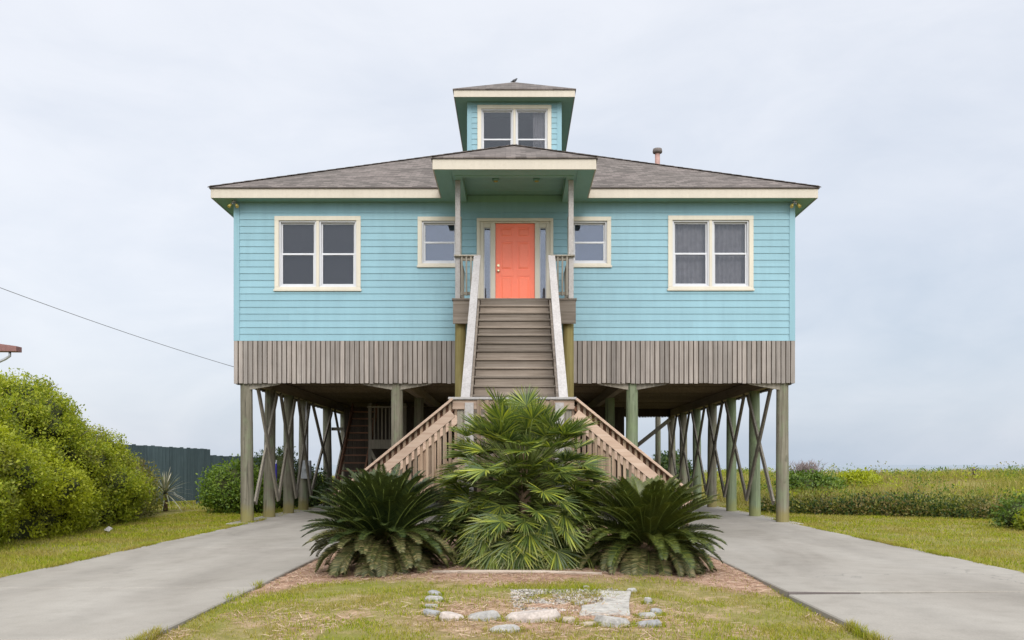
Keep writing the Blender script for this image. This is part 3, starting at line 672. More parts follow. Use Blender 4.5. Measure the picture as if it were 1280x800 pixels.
# windows
def frame_boxes(mb, x0, x1, z0, z1, t, y0, y1):
    mb.box(x0, x1, y0, y1, z1 - t, z1); mb.box(x0, x1, y0, y1, z0, z0 + t); mb.box(x0, x0 + t, y0, y1, z0 + t, z1 - t); mb.box(x1 - t, x1, y0, y1, z0 + t, z1 - t)
def window(x0, x1, z0, z1, y, double, trim, glass, back, y_off=0.0, backlook=None, meet=0.5, label=None):
    """x0..z1: the opening; trim goes round it outside"""
    t = MB(); frame_boxes(t, x0 - trim, x1 + trim, z0 - trim, z1 + trim, trim, y - 0.038, y - 0.001)
    t.box(x0 - trim - 0.02, x1 + trim + 0.02, y - 0.052, y - 0.0385, z0 - trim + 0.002, z0 - trim + 0.05)
    if double: cx = (x0 + x1) / 2; t.box(cx - 0.035, cx + 0.035, y - 0.022, y + 0.06, z0, z1)
    wd = t.build('window', M['trim'], house, 0.004, label)
    units = [(x0, (x0 + x1) / 2 - 0.036), ((x0 + x1) / 2 + 0.036, x1)] if double else [(x0, x1)]
    zm = z0 + (z1 - z0) * meet
    for (a, b) in units:
        s = MB(); e = 0.001
        frame_boxes(s, a + e, b - e, z0 + e, z1 - e, 0.035, y + 0.0, y + 0.10)                           # jamb
        frame_boxes(s, a + 0.036, b - 0.036, zm - 0.024, z1 - 0.036, 0.038, y + 0.062, y + 0.092)           # upper sash
        frame_boxes(s, a + 0.036, b - 0.036, z0 + 0.036, zm + 0.024, 0.044, y + 0.028, y + 0.060)           # lower sash
        s.build('sash', M['sash'], wd, 0.003)
        p = MB(); p.box(a + 0.06, b - 0.06, y + 0.074, y + 0.079, zm, z1 - 0.06); p.box(a + 0.06, b - 0.06, y + 0.042, y + 0.047, z0 + 0.06, zm)
        p.build('pane', M[glass], wd)
        if back == 'curtain' or back == 'curtain_one' and a > (x0 + x1) / 2:
            cu = MB(); n = 44; u0, u1 = a + 0.01, b - 0.01
            if back == 'curtain_one': u0 = a + (b - a) * 0.55
            for r in (0,):
                vs = []; 
                for i in range(n + 1):
                    u = u0 + (u1 - u0) * i / n; d = 0.03 * math.sin(i * 1.15) + 0.012 * math.sin(i * 2.7 + 1)
                    vs += [(u, y + 0.2 + d, z0 - 0.05), (u, y + 0.2 + d * 0.7, z1 + 0.02)]
                cu.add(vs, [(2 * i, 2 * i + 2, 2 * i + 3, 2 * i + 1) for i in range(n)], True)
            cu.build('curtain', M['curtain'], wd)
        elif back == 'blind':
            MB().box(a, b, y + 0.16, y + 0.165, z0 - 0.03, z1 + 0.02).build('blind', M['blind'], wd)
        elif back == 'screen':
            MB().box(a + 0.01, b - 0.01, y + 0.15, y + 0.155, z0 - 0.03, z1 + 0.02).build('blind', M['screen'], wd)
    return wd
window(*OPEN[0], YF, True, 0.105, 'glass', 'screen', label='double window with dark glass')
window(*OPEN[1], YF, True, 0.105, 'glass', 'curtain', label='double window with sheer curtains')
window(*OPEN[2], YF, False, 0.10, 'glass_blue', 'blind'); window(*OPEN[3], YF, False, 0.10, 'glass_blue', 'blind')

# door unit
Y0 = YF
x0, x1 = OPEN[4][0], OPEN[4][1]; DZ = FLOOR + 0.03
DX0, DX1, DT = -0.45, 0.485, 7.12
df = MB()
df.box(x0 - 0.075, x0, Y0 - 0.04, Y0 - 0.001, FLOOR, 7.16); df.box(x1, x1 + 0.075, Y0 - 0.04, Y0 - 0.001, FLOOR, 7.16); df.box(x0 - 0.075, x1 + 0.075, Y0 - 0.042, Y0 - 0.001, 7.161, 7.235)
df.box(x0, x1, Y0 - 0.01, Y0 + 0.10, DT + 0.003, 7.159)
for (a, b) in ((x0 + 0.0, x0 + 0.09), (DX0 - 0.115, DX0 - 0.002), (DX1 + 0.002, DX1 + 0.115), (x1 - 0.09, x1)): df.box(a, b, Y0 - 0.015, Y0 + 0.10, FLOOR + 0.001, DT + 0.002)
for (a, b) in ((x0 + 0.091, DX0 - 0.116), (DX1 + 0.116, x1 - 0.091)): df.box(a, b, Y0 + 0.0, Y0 + 0.09, FLOOR + 0.002, FLOOR + 0.1); df.box(a, b, Y0 + 0.0, Y0 + 0.09, DT - 0.1, DT + 0.001)
df.build('door_frame', M['trim'], house, 0.004)
d = MB(); yd = Y0 + 0.045; d.box(DX0, DX1, yd, yd + 0.04, DZ, DT)
wd_ = DX1 - DX0; st = 0.115; cs = 0.10
cols = [(DX0 + st, (DX0 + DX1) / 2 - cs / 2), ((DX0 + DX1) / 2 + cs / 2, DX1 - st)]
rows = [(DZ + 0.22, DZ + 0.80), (DZ + 0.95, DZ + 1.62), (DZ + 1.73, DZ + 1.96)]
yp = yd - 0.010
d.box(DX0, DX0 + st, yp, yd - 0.0002, DZ, DT); d.box(DX1 - st, DX1, yp, yd - 0.0002, DZ, DT); d.box(cols[0][1], cols[1][0], yp, yd - 0.0002, DZ, DT)
zz = [DZ] + [v for r in rows for v in r] + [DT]
for a, b in zip(zz[0::2], zz[1::2]):
    for (c, e) in cols: d.box(c + 0.0002, e - 0.0002, yp, yd - 0.0002, a, b)
for (a, b) in rows:
    for (c, e) in cols:
        g_ = 0.028; k = 0.03
        vs = [(c + g_, yd - 0.0003, a + g_), (e - g_, yd - 0.0003, a + g_), (e - g_, yd - 0.0003, b - g_), (c + g_, yd - 0.0003, b - g_),
              (c + g_ + k, yd - 0.009, a + g_ + k), (e - g_ - k, yd - 0.009, a + g_ + k), (e - g_ - k, yd - 0.009, b - g_ - k), (c + g_ + k, yd - 0.009, b - g_ - k)]
        d.add(vs, [(4, 5, 6, 7), (0, 1, 5, 4), (1, 2, 6, 5), (2, 3, 7, 6), (3, 0, 4, 7)])
door = d.build('door', M['coral'], house, 0.002, 'coral red panelled front door')
h_ = MB(); h_.tube([(DX0 + 0.07, yp + 0.004, 5.99), (DX0 + 0.07, yp - 0.03, 5.99)], 0.032, 12); h_.tube([(DX0 + 0.07, yp - 0.03, 5.99), (DX0 + 0.07, yp - 0.045, 5.99), (DX0 + 0.07, yp - 0.075, 5.99)], [0.015, 0.03, 0.022], 12)
h_.build('handle', M['brass'], door)
h_ = MB(); h_.tube([(DX0 + 0.07, yp + 0.004, 6.12), (DX0 + 0.07, yp - 0.022, 6.12)], 0.03, 12); h_.build('deadbolt', M['brass'], door)
for (a, b) in ((x0 + 0.091, DX0 - 0.116), (DX1 + 0.116, x1 - 0.091)):
    o = MB(); frame_boxes(o, a + 0.0005, b - 0.0005, FLOOR + 0.101, DT - 0.101, 0.018, Y0 + 0.02, Y0 + 0.05); o = o.build('sidelight', M['sash'], house)
    MB().box(a + 0.016, b - 0.016, Y0 + 0.032, Y0 + 0.037, FLOOR + 0.117, DT - 0.117).build('pane', M['glass_blue'], o)
    MB().box(a, b, Y0 + 0.065, Y0 + 0.07, FLOOR + 0.30, DT - 0.20).build('curtain', M['curtain'], o)
MB().box(x0, x1, Y0 - 0.06, Y0 + 0.10, FLOOR - 0.03, FLOOR).build('threshold', M['galv'], house)

# cupola on the ridge
CX, CY0, CY1, CZ0, CZ1 = 1.385, 26.3, 30.7, 10.3, 12.21
copen = [(-0.99, 0.99, 10.55, 12.0)]
mb = MB(); lap_wall(mb, -CX + 0.1, CX - 0.1, CZ0, CZ1, CY0, copen); 
lap_wall(mb, -CY1 + 0.1, -CY0 - 0.1, 9.9, CZ1, -CX, [], axis='left'); lap_wall(mb, CY0 + 0.1, CY1 - 0.1, 9.9, CZ1, CX, [], axis='right'); lap_wall(mb, -CX + 0.1, CX - 0.1, CZ0, CZ1, CY1, [], axis='back')
for sx in (-1, 1):
    for yy, sy in ((CY0, -1), (CY1, 1)):
        mb.box(sx * (CX - 0.11), sx * (CX + 0.026), yy, yy + sy * 0.028, CZ0, CZ1); mb.box(sx * CX, sx * (CX + 0.026), yy - sy * 0.11, yy - sy * 0.0005, CZ0, CZ1)
holed(mb, -CX, CX, CZ0, CZ1, CY0 + 0.001, CY0 + 0.12, copen); mb.box(-CX, -CX + 0.1, CY0 + 0.121, CY1, 9.9, CZ1); mb.box(CX - 0.1, CX, CY0 + 0.121, CY1, 9.9, CZ1); mb.box(-CX + 0.1, CX - 0.1, CY1 - 0.1, CY1, 9.9, CZ1)
mb.build('cupola_wall', M['siding'], house)
window(-0.99, 0.99, 10.55, 12.0, CY0, True, 0.115, 'glass', 'curtain_one', meet=0.38)
MB().box(-CX + 0.1, CX - 0.1, CY0 + 1.2, CY0 + 1.25, 9.9, CZ1).build('interior_wall', M['screen'], house)
ring(MB(), -CX - 0.4, CX + 0.4, CY0 - 0.4, CY1 + 0.4, CZ1 - 0.012, CZ1 + 0.185, 0.025).build('cupola_fascia', M['cream'], house, 0.004)
mb = MB(); mb.box(-CX - 0.374, CX + 0.374, CY0 - 0.374, CY0 - 0.03, CZ1, CZ1 + 0.02); mb.box(-CX - 0.374, CX + 0.374, CY1 + 0.03, CY1 + 0.374, CZ1, CZ1 + 0.02)
for sx in (-1, 1): mb.box(sx * CX, sx * (CX + 0.374), CY0 - 0.029, CY1 + 0.029, CZ1, CZ1 + 0.02)
mb.box(-CX + 0.0, CX - 0.0, CY0 + 0.0, CY1, CZ1 + 0.001, CZ1 + 0.02)
mb.build('cupola_soffit', M['soffit'], house)
mb, cra, crb = hip_mesh(-CX - 0.43, CX + 0.43, CY0 - 0.43, CY1 + 0.43, CZ1 + 0.22, 0.54)
uv_roof(mb.build('cupola_roof', M['roof'], house))
# vent pipe and eave floodlights
vp = MB().tube([(3.95, 24.3, 9.2), (3.95, 24.3, 9.98)], 0.07, 14).build('vent_pipe', M['rust'], house)
MB().lathe((3.95, 24.3, 9.96), [(0.075, 0.0), (0.125, 0.02), (0.135, 0.06), (0.12, 0.13), (0.06, 0.15)]).build('vent_cap', M['cap'], vp)
for sx in (-1, 1):
    b = MB(); x = sx * (HX - 0.02); b.lathe((x, YF - 0.13, Z_SOF - 0.05), [(0.05, 0), (0.055, 0.05)]); b.tube([(x, YF - 0.13, Z_SOF - 0.05), (x + 0.06, YF - 0.16, Z_SOF - 0.1)], 0.02, 8); b.tube([(x, YF - 0.13, Z_SOF - 0.05), (x - 0.06, YF - 0.17, Z_SOF - 0.1)], 0.02, 8)
    o = b.build('floodlight', M['galv'], house)
    for k in (-1, 1): MB().tube([(x + k * 0.055, YF - 0.16, Z_SOF - 0.09), (x + k * 0.08, YF - 0.19, Z_SOF - 0.13), (x + k * 0.1, YF - 0.22, Z_SOF - 0.17)], [0.025, 0.034, 0.04], 10).build('bulb', M['bulb'], o)

# pilings
def piling(x, y, mat, r=0.145, top=3.34, wob=0.02):
    mb = MB(); n = 18; k = 20; vs = []; sd_ = random.uniform(0, 99)
    lx_, ly_ = random.uniform(-wob, wob), random.uniform(-wob, wob)
    for i in range(n):
        t = i / (n - 1); z = -0.1 + (top + 0.1) * t
        for j in range(k):
            a = 2 * PI * j / k; rr = r * (1.06 - 0.10 * t) * (1 + 0.035 * math.sin(3 * a + sd_) * math.sin(t * 5 + sd_) + random.uniform(-0.012, 0.012))
            vs.append((x + lx_ * (1 - t) * 2 + rr * math.cos(a), y + ly_ * (1 - t) * 2 + rr * math.sin(a), z))
    fs = [(i * k + j, i * k + (j + 1) % k, (i + 1) * k + (j + 1) % k, (i + 1) * k + j) for i in range(n - 1) for j in range(k)]
    mb.add(vs, fs, True); mb.add([vs[(n - 1) * k + j] for j in range(k)], [tuple(range(k))])
    return mb.build('piling', M[mat], house)
yr = [21.12 + 2.48 * k for k in range(7)]
yl = [21.12, 23.2, 25.1, 26.9, 30.2, 33.2, 35.9]
for i, y in enumerate(yr): piling(6.43, y, 'pile_green' if i in (1, 2, 4) else 'pile')
for i, y in enumerate(yl): piling(-6.43, y, 'pile')
for x in (-2.82, 2.82):
    for i, y in enumerate((21.12, 26.0, 31.0, 35.9)): piling(x, y, 'pile_green' if x > 0 else 'pile', 0.145)
for i in range(6):
    a, b = yr[i], yr[i + 1]
    MB().bar((6.25, a + 0.1, 0.45), (6.25, b - 0.05, 3.2), 0.045, 0.16).build('cross_brace', M['brace'], house)
    MB().bar((6.20, b - 0.1, 0.45), (6.20, a + 0.15, 3.25), 0.045, 0.16).build('cross_brace', M['brace'], house)
for i in range(6):
    a, b = yl[i], yl[i + 1]
    MB().bar((-6.25, a + 0.1, 0.45), (-6.25, b - 0.05, 3.2), 0.045, 0.16).build('cross_brace', M['brace'], house)
    MB().bar((-6.20, b - 0.1, 0.45), (-6.20, a + 0.15, 3.25), 0.045, 0.16).build('cross_brace', M['brace'], house)
for s_ in (-1, 1):
    MB().bar((s_ * 2.9, 35.7, 0.5), (s_ * 6.3, 35.7, 3.2), 0.045, 0.16, (0, 0, 1)).build('cross_brace', M['brace'], house)
    MB().bar((s_ * 6.3, 35.64, 0.5), (s_ * 2.9, 35.64, 3.2), 0.045, 0.16, (0, 0, 1)).build('cross_brace', M['brace'], house)
MB().box(-6.3, -3.0, 30.3, 30.34, 2.55, 2.66).build('tie_beam', M['brace'], house)
def corbel(xc, s_):
    z1 = 3.315
    MB().prism([(xc, z1), (xc + s_ * 0.85, z1), (xc + s_ * 0.8, z1 - 0.03), (xc, z1 - 0.17)] if s_ > 0 else [(xc, z1), (xc, z1 - 0.17), (xc + s_ * 0.8, z1 - 0.03), (xc + s_ * 0.85, z1)], 21.02, 21.07).build('corbel', M['brace'], house)
for xc, ss in ((-6.43, (1,)), (6.43, (-1,)), (-2.82, (-1, 1)), (2.82, (-1, 1))):
    for s_ in ss: corbel(xc, s_)
# storage room under the back of the house
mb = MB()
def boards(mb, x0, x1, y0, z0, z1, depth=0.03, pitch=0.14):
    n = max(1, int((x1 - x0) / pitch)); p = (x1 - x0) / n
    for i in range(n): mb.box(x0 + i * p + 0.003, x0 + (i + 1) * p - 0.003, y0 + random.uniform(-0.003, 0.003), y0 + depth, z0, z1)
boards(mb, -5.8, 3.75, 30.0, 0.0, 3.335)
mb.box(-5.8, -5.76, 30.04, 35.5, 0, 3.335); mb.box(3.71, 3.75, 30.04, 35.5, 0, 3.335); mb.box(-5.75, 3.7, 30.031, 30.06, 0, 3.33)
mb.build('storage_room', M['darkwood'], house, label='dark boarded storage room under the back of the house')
o = MB().box(1.28, 2.2, 29.93, 29.985, 0.02, 2.05).build('storage_door', M['darkwood'], house)
MB().tube([(1.36, 29.93, 1.02), (1.36, 29.87, 1.02)], 0.03, 10).build('handle', M['brass'], o)
# rear deck
mb = MB()
for i in range(14): mb.box(-5.5, 6.4, 36.2 + i * 0.145, 36.2 + i * 0.145 + 0.138, 4.9, 4.94)
mb.box(-5.5, 6.4, 38.2, 38.24, 4.6, 4.895); mb.build('rear_deck', M['step'], house)
for x in (-5.3, -1.5, 2.4, 6.2): MB().tube([(x, 38.0, -0.05), (x, 38.0, 4.6)], 0.12, 14).build('piling', M['pile'], house)

# ------------------------------------------------------------------ back stairs under the house
bs = empty('back_staircase', (-4.6, 27.5, 0), 'red brown wooden stairs with a small railed landing in the shade under the house', 'staircase')
for i in range(13):
    z = 0.25 + i * 0.24; y = 25.8 + i * 0.25
    MB().box(-5.28, -4.56, y, y + 0.26, z - 0.04, z).build('tread', M['redwood'], bs)
for x in (-5.31, -4.53): MB().bar((x, 25.7, 0.12), (x, 29.0, 3.3), 0.045, 0.26).build('stringer', M['redwood'], bs)
MB().box(-4.45, -3.3, 26.9, 28.2, 2.08, 2.14).build('landing', M['brace'], bs)
MB().box(-4.45, -3.3, 26.85, 26.89, 1.86, 2.14).build('rim_board', M['brace'], bs)
for x in (-4.42, -3.36): MB().box(x - 0.05, x + 0.05, 26.9, 27.0, 0, 3.25).build('post', M['brace'], bs)
r = MB().box(-4.5, -3.3, 26.86, 27.0, 3.12, 3.16).build('railing', M['brace'], bs)
for k in range(8): MB().box(-4.3 + k * 0.115, -4.265 + k * 0.115, 26.905, 26.94, 2.142, 3.118).build('baluster', M['brace'], r)
MB().bar((-4.4, 26.93, 1.8), (-3.95, 26.93, 0.9), 0.04, 0.09).build('brace', M['brace'], bs)

# ------------------------------------------------------------------ entry staircase
est = empty('entry_staircase', (0, 16, 0), 'weathered wooden front stairs rising to the coral door with side flights down from a landing', 'staircase')
LZ, LY0, LY1, LX = 1.45, 13.25, 14.5, 0.93
NR = 18; rise = (PZ - LZ) / NR; run = (PYF - LY1) / (NR - 1)
for i in range(NR):
    yy = PYF - i * run; zt = PZ - i * rise         # riser below tread i (tread 0 is the deck)
    MB().box(-0.735, 0.735, yy + 0.004, yy + 0.024, zt - rise + 0.002, zt - 0.04).build('riser', M['step'], est)
    if i: MB().box(-0.745, 0.745, yy - 0.03, yy + run - 0.002, zt - 0.038, zt).build('tread', M['step'], est, 0.004)
for sx in (-1, 1):
    a = Vector((sx * 0.775, PYF + 0.05, PZ - 0.18)); b = Vector((sx * 0.775, LY1, LZ + 0.02)); MB().bar(a, b, 0.04, 0.32).build('stringer', M['step'], est)
    c0 = Vector((sx * 0.81, PYF + 0.02, PZ + 0.93)); c1 = Vector((sx * 0.81, LY1 - 0.05, LZ + 0.98))
    MB().bar(c0, c1, 0.15, 0.036).build('handrail', M['rail'], est, 0.004)
    off = Vector((-sx * 0.03, 0, -0.075)); MB().bar(c0 + off, c1 + off, 0.036, 0.09).build('under_rail', M['rail'], est, 0.003)
    off = Vector((-sx * 0.01, 0, -0.62)); MB().bar(c0 + off, c1 + off, 0.036, 0.09).build('lower_rail', M['rail'], est, 0.003)
    for k in range(1, 24):
        p = c0.lerp(c1, k / 24); MB().box(p.x - 0.018 + sx * 0.012, p.x + 0.018 + sx * 0.012, p.y - 0.018, p.y + 0.018, p.z - 0.93, p.z - 0.02).build('baluster', M['brace'], est)
    for (yy, zb) in ((LY1 - 0.04, 0), (16.9, 0), (19.05, 4.2)):
        t = (yy - c0.y) / (c1.y - c0.y); zz = c0.z + t * (c1.z - c0.z)
        MB().box(sx * 0.80, sx * 0.895, yy - 0.045, yy + 0.045, zb - 0.05, zz - 0.02).build('post', M['brace'], est, 0.005)
mb = MB(); y = LY0
while y < LY1 - 0.02: mb.box(-LX, LX, y, min(y + 0.136, LY1), LZ - 0.036, LZ); y += 0.14
mb.build('landing', M['step'], est, 0.004)
MB().box(-LX, LX, LY0 - 0.04, LY0 - 0.001, LZ - 0.24, LZ - 0.002).build('rim_board', M['newx'], est); MB().box(-LX, LX, LY1 + 0.03, LY1 + 0.07, LZ - 0.24, LZ - 0.04).build('rim_board', M['newx'], est)
MB().box(-0.99, 0.93, LY0 - 0.115, LY0 + 0.035, 2.345, 2.382).build('landing_cap', M['rail'], est, 0.005)
MB().box(-0.93, 0.90, LY0 - 0.078, LY0 - 0.042, 2.2, 2.3445).build('landing_rail', M['newx'], est, 0.004)
for sx in (-1, 1):
    MB().box(sx * 0.76, sx * 0.86, LY0 - 0.038, LY0 + 0.06, -0.05, 2.344).build('post', M['brace'], est, 0.005)
    MB().box(sx * 0.61, sx * 0.74, LY0 - 0.106, LY0 - 0.08, 0.9, 2.30).build('picket', M['rail'], est, 0.003)
for k in range(10): x = -0.56 + k * 0.121; MB().box(x, x + 0.062, LY0 - 0.106, LY0 - 0.08, 0.95, 2.34).build('picket', M['new'], est, 0.003)
NS = 8; srise = (LZ - 0.0) / NS; srun = 0.225
for sx in (-1, 1):
    for i in range(1, NS):
        x = LX + (i - 1) * srun; z = LZ - i * srise
        MB().box(sx * x, sx * (x + srun + 0.03), LY0 + 0.05, LY1 - 0.05, z - 0.038, z).build('tread', M['newx'], est, 0.004)
    sl = (2.38 - 1.0) / (2.62 - 0.93)
    for yy in (LY0 - 0.03, LY1 - 0.0):
        a = Vector((sx * 0.93, yy, LZ - 0.12)); b = Vector((sx * 2.62, yy, LZ - 0.12 - sl * 1.69)); MB().bar(a, b, 0.04, 0.26, (0, 0, 1)).build('stringer', M['new'], est)
        c0 = Vector((sx * 0.92, yy - 0.03, 2.352)); c1 = Vector((sx * 2.66, yy - 0.03, 2.352 - sl * 1.74))
        MB().bar(c0 + Vector((0, -0.025, 0)), c1 + Vector((0, -0.025, 0)), 0.18, 0.036).build('handrail', M['newx'], est, 0.004)
        off = Vector((0, -0.068, -0.215)); MB().bar(c0 + off, c1 + off, 0.036, 0.125).build('lower_rail', M['newx'], est, 0.003)
        off = Vector((0, 0.035, -0.10)); MB().bar(c0 + off, c1 + off, 0.02, 0.12).build('back_board', M['redwood'], est)
        for k in range(20):
            p = c0.lerp(c1, (k + 0.5) / 20.4); w_ = 0.021
            MB().box(p.x - w_, p.x + w_, yy - 0.078, yy - 0.052, max(-0.05, p.z - 1.25), p.z - 0.02).build('baluster', M['new'], est, 0.002)
        MB().box(sx * 2.52, sx * 2.61, yy - 0.045 + 0.05, yy + 0.045 + 0.05, -0.05, 1.03).build('post', M['brace'], est, 0.005)

# ------------------------------------------------------------------ foliage makers
def leaves(P, D, Lg, Wd, face=None):
    """diamond leaves: base P, direction D, length, width -> verts, quads"""
    n = len(P); D = D / np.linalg.norm(D, axis=1, keepdims=True)
    R = rng.normal(size=(n, 3)) if face is None else face + rng.normal(size=(n, 3)) * 0.45; side = np.cross(D, R); side /= np.linalg.norm(side, axis=1, keepdims=True)
    up = np.cross(side, D)
    Lg = np.broadcast_to(Lg, n)[:, None]; Wd = np.broadcast_to(Wd, n)[:, None]
    mid = P + D * Lg * 0.45
    v = np.stack([P, mid + side * Wd / 2 + up * Wd * 0.15, P + D * Lg, mid - side * Wd / 2 + up * Wd * 0.15], 1).reshape(-1, 3)
    return v, np.arange(4 * n).reshape(n, 4)
def sphere_pts(n):
    p = rng.normal(size=(n, 3)); return p / np.linalg.norm(p, axis=1, keepdims=True)
def shrub(name, ells, nclump, per, leaf_len, mat, label, cat='shrub', spread=0.16, core=0.84, stems=12, group=None, floor=-0.02, top_sparse=0.0):
    """ells: list of (cx,cy,cz,rx,ry,rz). foliage = leaf clumps on the lumpy union of the ellipsoids"""
    E = np.array(ells, float); base = (float(E[:, 0].mean()), float(E[:, 1].mean()), 0)
    root = empty(name, base, label, cat, group)
    area = np.array([(e[3] * e[4] + e[3] * e[5] + e[4] * e[5]) for e in E]); pr = area / area.sum()
    C = []; Nn = []
    while sum(len(c) for c in C) < nclump:
        k = rng.choice(len(E), size=nclump, p=pr); u = sphere_pts(nclump); e = E[k]
        lump = 0.93 + 0.34 * (fbm(u[:, 0] * 3 + k * 7.7, u[:, 2] * 3 + u[:, 1] * 2, 17) - 0.5) + rng.normal(size=nclump) * 0.035
        p = e[:, :3] + u * e[:, 3:] * lump[:, None]
        ins = np.zeros(nclump, bool)
        for j in range(len(E)):
            q = (p - E[j, :3]) / E[j, 3:]; ins |= ((q ** 2).sum(1) < 0.72) & (k != j)
        ok = (~ins) & (p[:, 2] > floor + 0.03)
        nn = u / e[:, 3:]; nn /= np.linalg.norm(nn, axis=1, keepdims=True)
        C.append(p[ok]); Nn.append(nn[ok])
    C = np.concatenate(C)[:nclump]; Nn = np.concatenate(Nn)[:nclump]
    # clump of leaves: rosette pointing outwards and up
    P = np.repeat(C, per, 0) + np.clip(rng.normal(size=(nclump * per, 3)), -1.5, 1.5) * spread * np.repeat(rng.uniform(0.5, 1.2, nclump), per)[:, None]
    NN = np.repeat(Nn, per, 0); D = NN * 0.35 + rng.normal(size=(nclump * per, 3)) * 0.6 + np.array([0, 0, 0.25])
    L_ = leaf_len * rng.uniform(0.5, 1.6, nclump * per); keep = P[:, 2] > floor + 0.01
    v, q = leaves(P[keep], D[keep], L_[keep], L_[keep] * 0.55, NN[keep] + np.array([0, 0, 0.35]))
    fast_mesh('foliage', v, q, None, M[mat], root)
    if core:  # dark solid added inside so light does not leak through the leaves
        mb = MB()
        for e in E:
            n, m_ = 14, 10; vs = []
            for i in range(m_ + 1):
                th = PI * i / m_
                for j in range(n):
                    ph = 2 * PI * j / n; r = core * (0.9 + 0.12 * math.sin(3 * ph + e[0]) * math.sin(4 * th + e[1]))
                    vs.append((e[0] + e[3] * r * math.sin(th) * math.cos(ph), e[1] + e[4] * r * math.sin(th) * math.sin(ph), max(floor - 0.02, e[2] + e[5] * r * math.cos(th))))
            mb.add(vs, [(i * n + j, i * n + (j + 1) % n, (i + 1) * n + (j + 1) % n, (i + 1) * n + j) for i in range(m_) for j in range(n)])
        mb.build('light_stop_core', M['core'], root)
    if stems:
        mb = MB()
        for i in range(stems):
            e = E[i % len(E)]; u = sphere_pts(1)[0]; u[2] = abs(u[2])
            a = Vector((e[0] + random.uniform(-.3, .3) * e[3], e[1] + random.uniform(-.3, .3) * e[4], floor)); b = Vector((e[0], e[1], e[2])) + Vector((u[0] * e[3], u[1] * e[4], u[2] * e[5])) * 0.98
            m = a.lerp(b, 0.5) + Vector((random.uniform(-.1, .1), random.uniform(-.1, .1), 0.1)); mb.tube([a, m, b], [0.025, 0.015, 0.004], 5)
        mb.build('stem', M['twig'], root)
    return root

def fan_palm(loc):
    root = empty('fan_palm', loc, 'bushy green fan palm in front of the stair landing, taller than the sagos beside it', 'palm')
    x0, y0, z0 = loc
    MB().tube([(x0, y0, z0 - 0.05), (x0 + 0.03, y0, z0 + 0.7), (x0, y0 + 0.03, z0 + 1.55)], [0.14, 0.10, 0.05], 12).build('trunk', M['bark'], root)
    N = 390; V = []; Q = []; A = []; VD = []; QD = []; pet = MB()
    for i in range(N):
        t = (i + 0.5) / N; az = i * 2.39996 + random.uniform(-0.3, 0.3)
        el = math.radians(84 - 116 * t ** 0.58 + random.uniform(-15, 15))
        dead = t > 0.95
        oz = z0 + 1.43 - 1.22 * t ** 0.9 + random.uniform(-0.12, 0.10)
        d = Vector((math.cos(az) * math.cos(el), math.sin(az) * math.cos(el), math.sin(el)))
        o = Vector((x0 + 0.08 * math.cos(az), y0 + 0.08 * math.sin(az), oz))
        pl = (0.38 + 0.42 * math.sin(PI * min(1, 0.14 + t * 0.66)) ** 0.8 + random.uniform(-0.14, 0.10)) * (0.88 if t > 0.92 else 1.14 if 0.06 < t < 0.35 else 1) * (0.55 if i % 4 == 0 and t > 0.2 else 1)
        p1 = o + d * pl + Vector((0, 0, -0.05 * math.cos(el)))
        pet.tube([o, o.lerp(p1, 0.5) + Vector((0, 0, 0.03)), p1], [0.012, 0.009, 0.006], 5)
        be = el - math.radians(random.uniform(3, 24) if t < 0.16 else random.uniform(12, 42) if t < 0.5 else random.uniform(22, 58))
        a = Vector((math.cos(az) * math.cos(be), math.sin(az) * math.cos(be), math.sin(be)))
        s_ = Vector((-math.sin(az), math.cos(az), random.uniform(-0.3, 0.3))).normalized(); nrm = s_.cross(a).normalized(); nrm = -nrm if nrm.z < 0 else nrm
        s_ = a.cross(nrm).normalized()
        R_ = random.uniform(0.30, 0.43); nl = 34; spread_ = math.radians(random.uniform(92, 122)); dphi = 2 * spread_ / nl
        VV, QQ = (VD, QD) if dead else (V, Q)
        for j in range(nl):
            ph = -spread_ + dphi * (j + 0.5); dd = a * math.cos(ph) + s_ * math.sin(ph); ss = -a * math.sin(ph) + s_ * math.cos(ph)
            Lr = R_ * (0.70 + 0.30 * math.cos(ph * 0.8)) * random.uniform(0.9, 1.06); droop = random.uniform(0.01, 0.06) * (1.6 if t > 0.5 else 1)
            rows_ = []
            for (q, wf) in ((0.04, 1.0), (0.46, 1.0), (0.76, 0.66), (1.0, 0.10)):
                r = Lr * q; wdt = min(r, Lr * 0.46) * dphi * wf * 0.54
                c = p1 + dd * r - Vector((0, 0, droop * q * q)) + nrm * (0.12 * abs(math.sin(ph)) * q)
                fold = nrm * wdt * (0.55 if j % 2 else -0.55)
                rows_ += [c - ss * wdt + fold, c + ss * wdt - fold]
            o_ = len(VV); VV += rows_; QQ += [(o_ + 2 * k, o_ + 2 * k + 1, o_ + 2 * k + 3, o_ + 2 * k + 2) for k in range(3)]
            if not dead:
                age = 0.0 if t < 0.3 else 0.22 * (t - 0.3)
                A += [0, 0, 0.4, 0.4, 0.68 + age, 0.68 + age, 0.84 + age, 0.84 + age]
    fast_mesh('crown', np.array([tuple(v) for v in V]), np.array(Q), None, M['fan'], root, attr=np.array(A))
    fast_mesh('dead_frond', np.array([tuple(v) for v in VD]), np.array(QD), None, M['fan_dead'], root)
    pet.build('leaf_stalk', M['petiole'], root)
fan_palm((0.12, 12.05, 0.0))

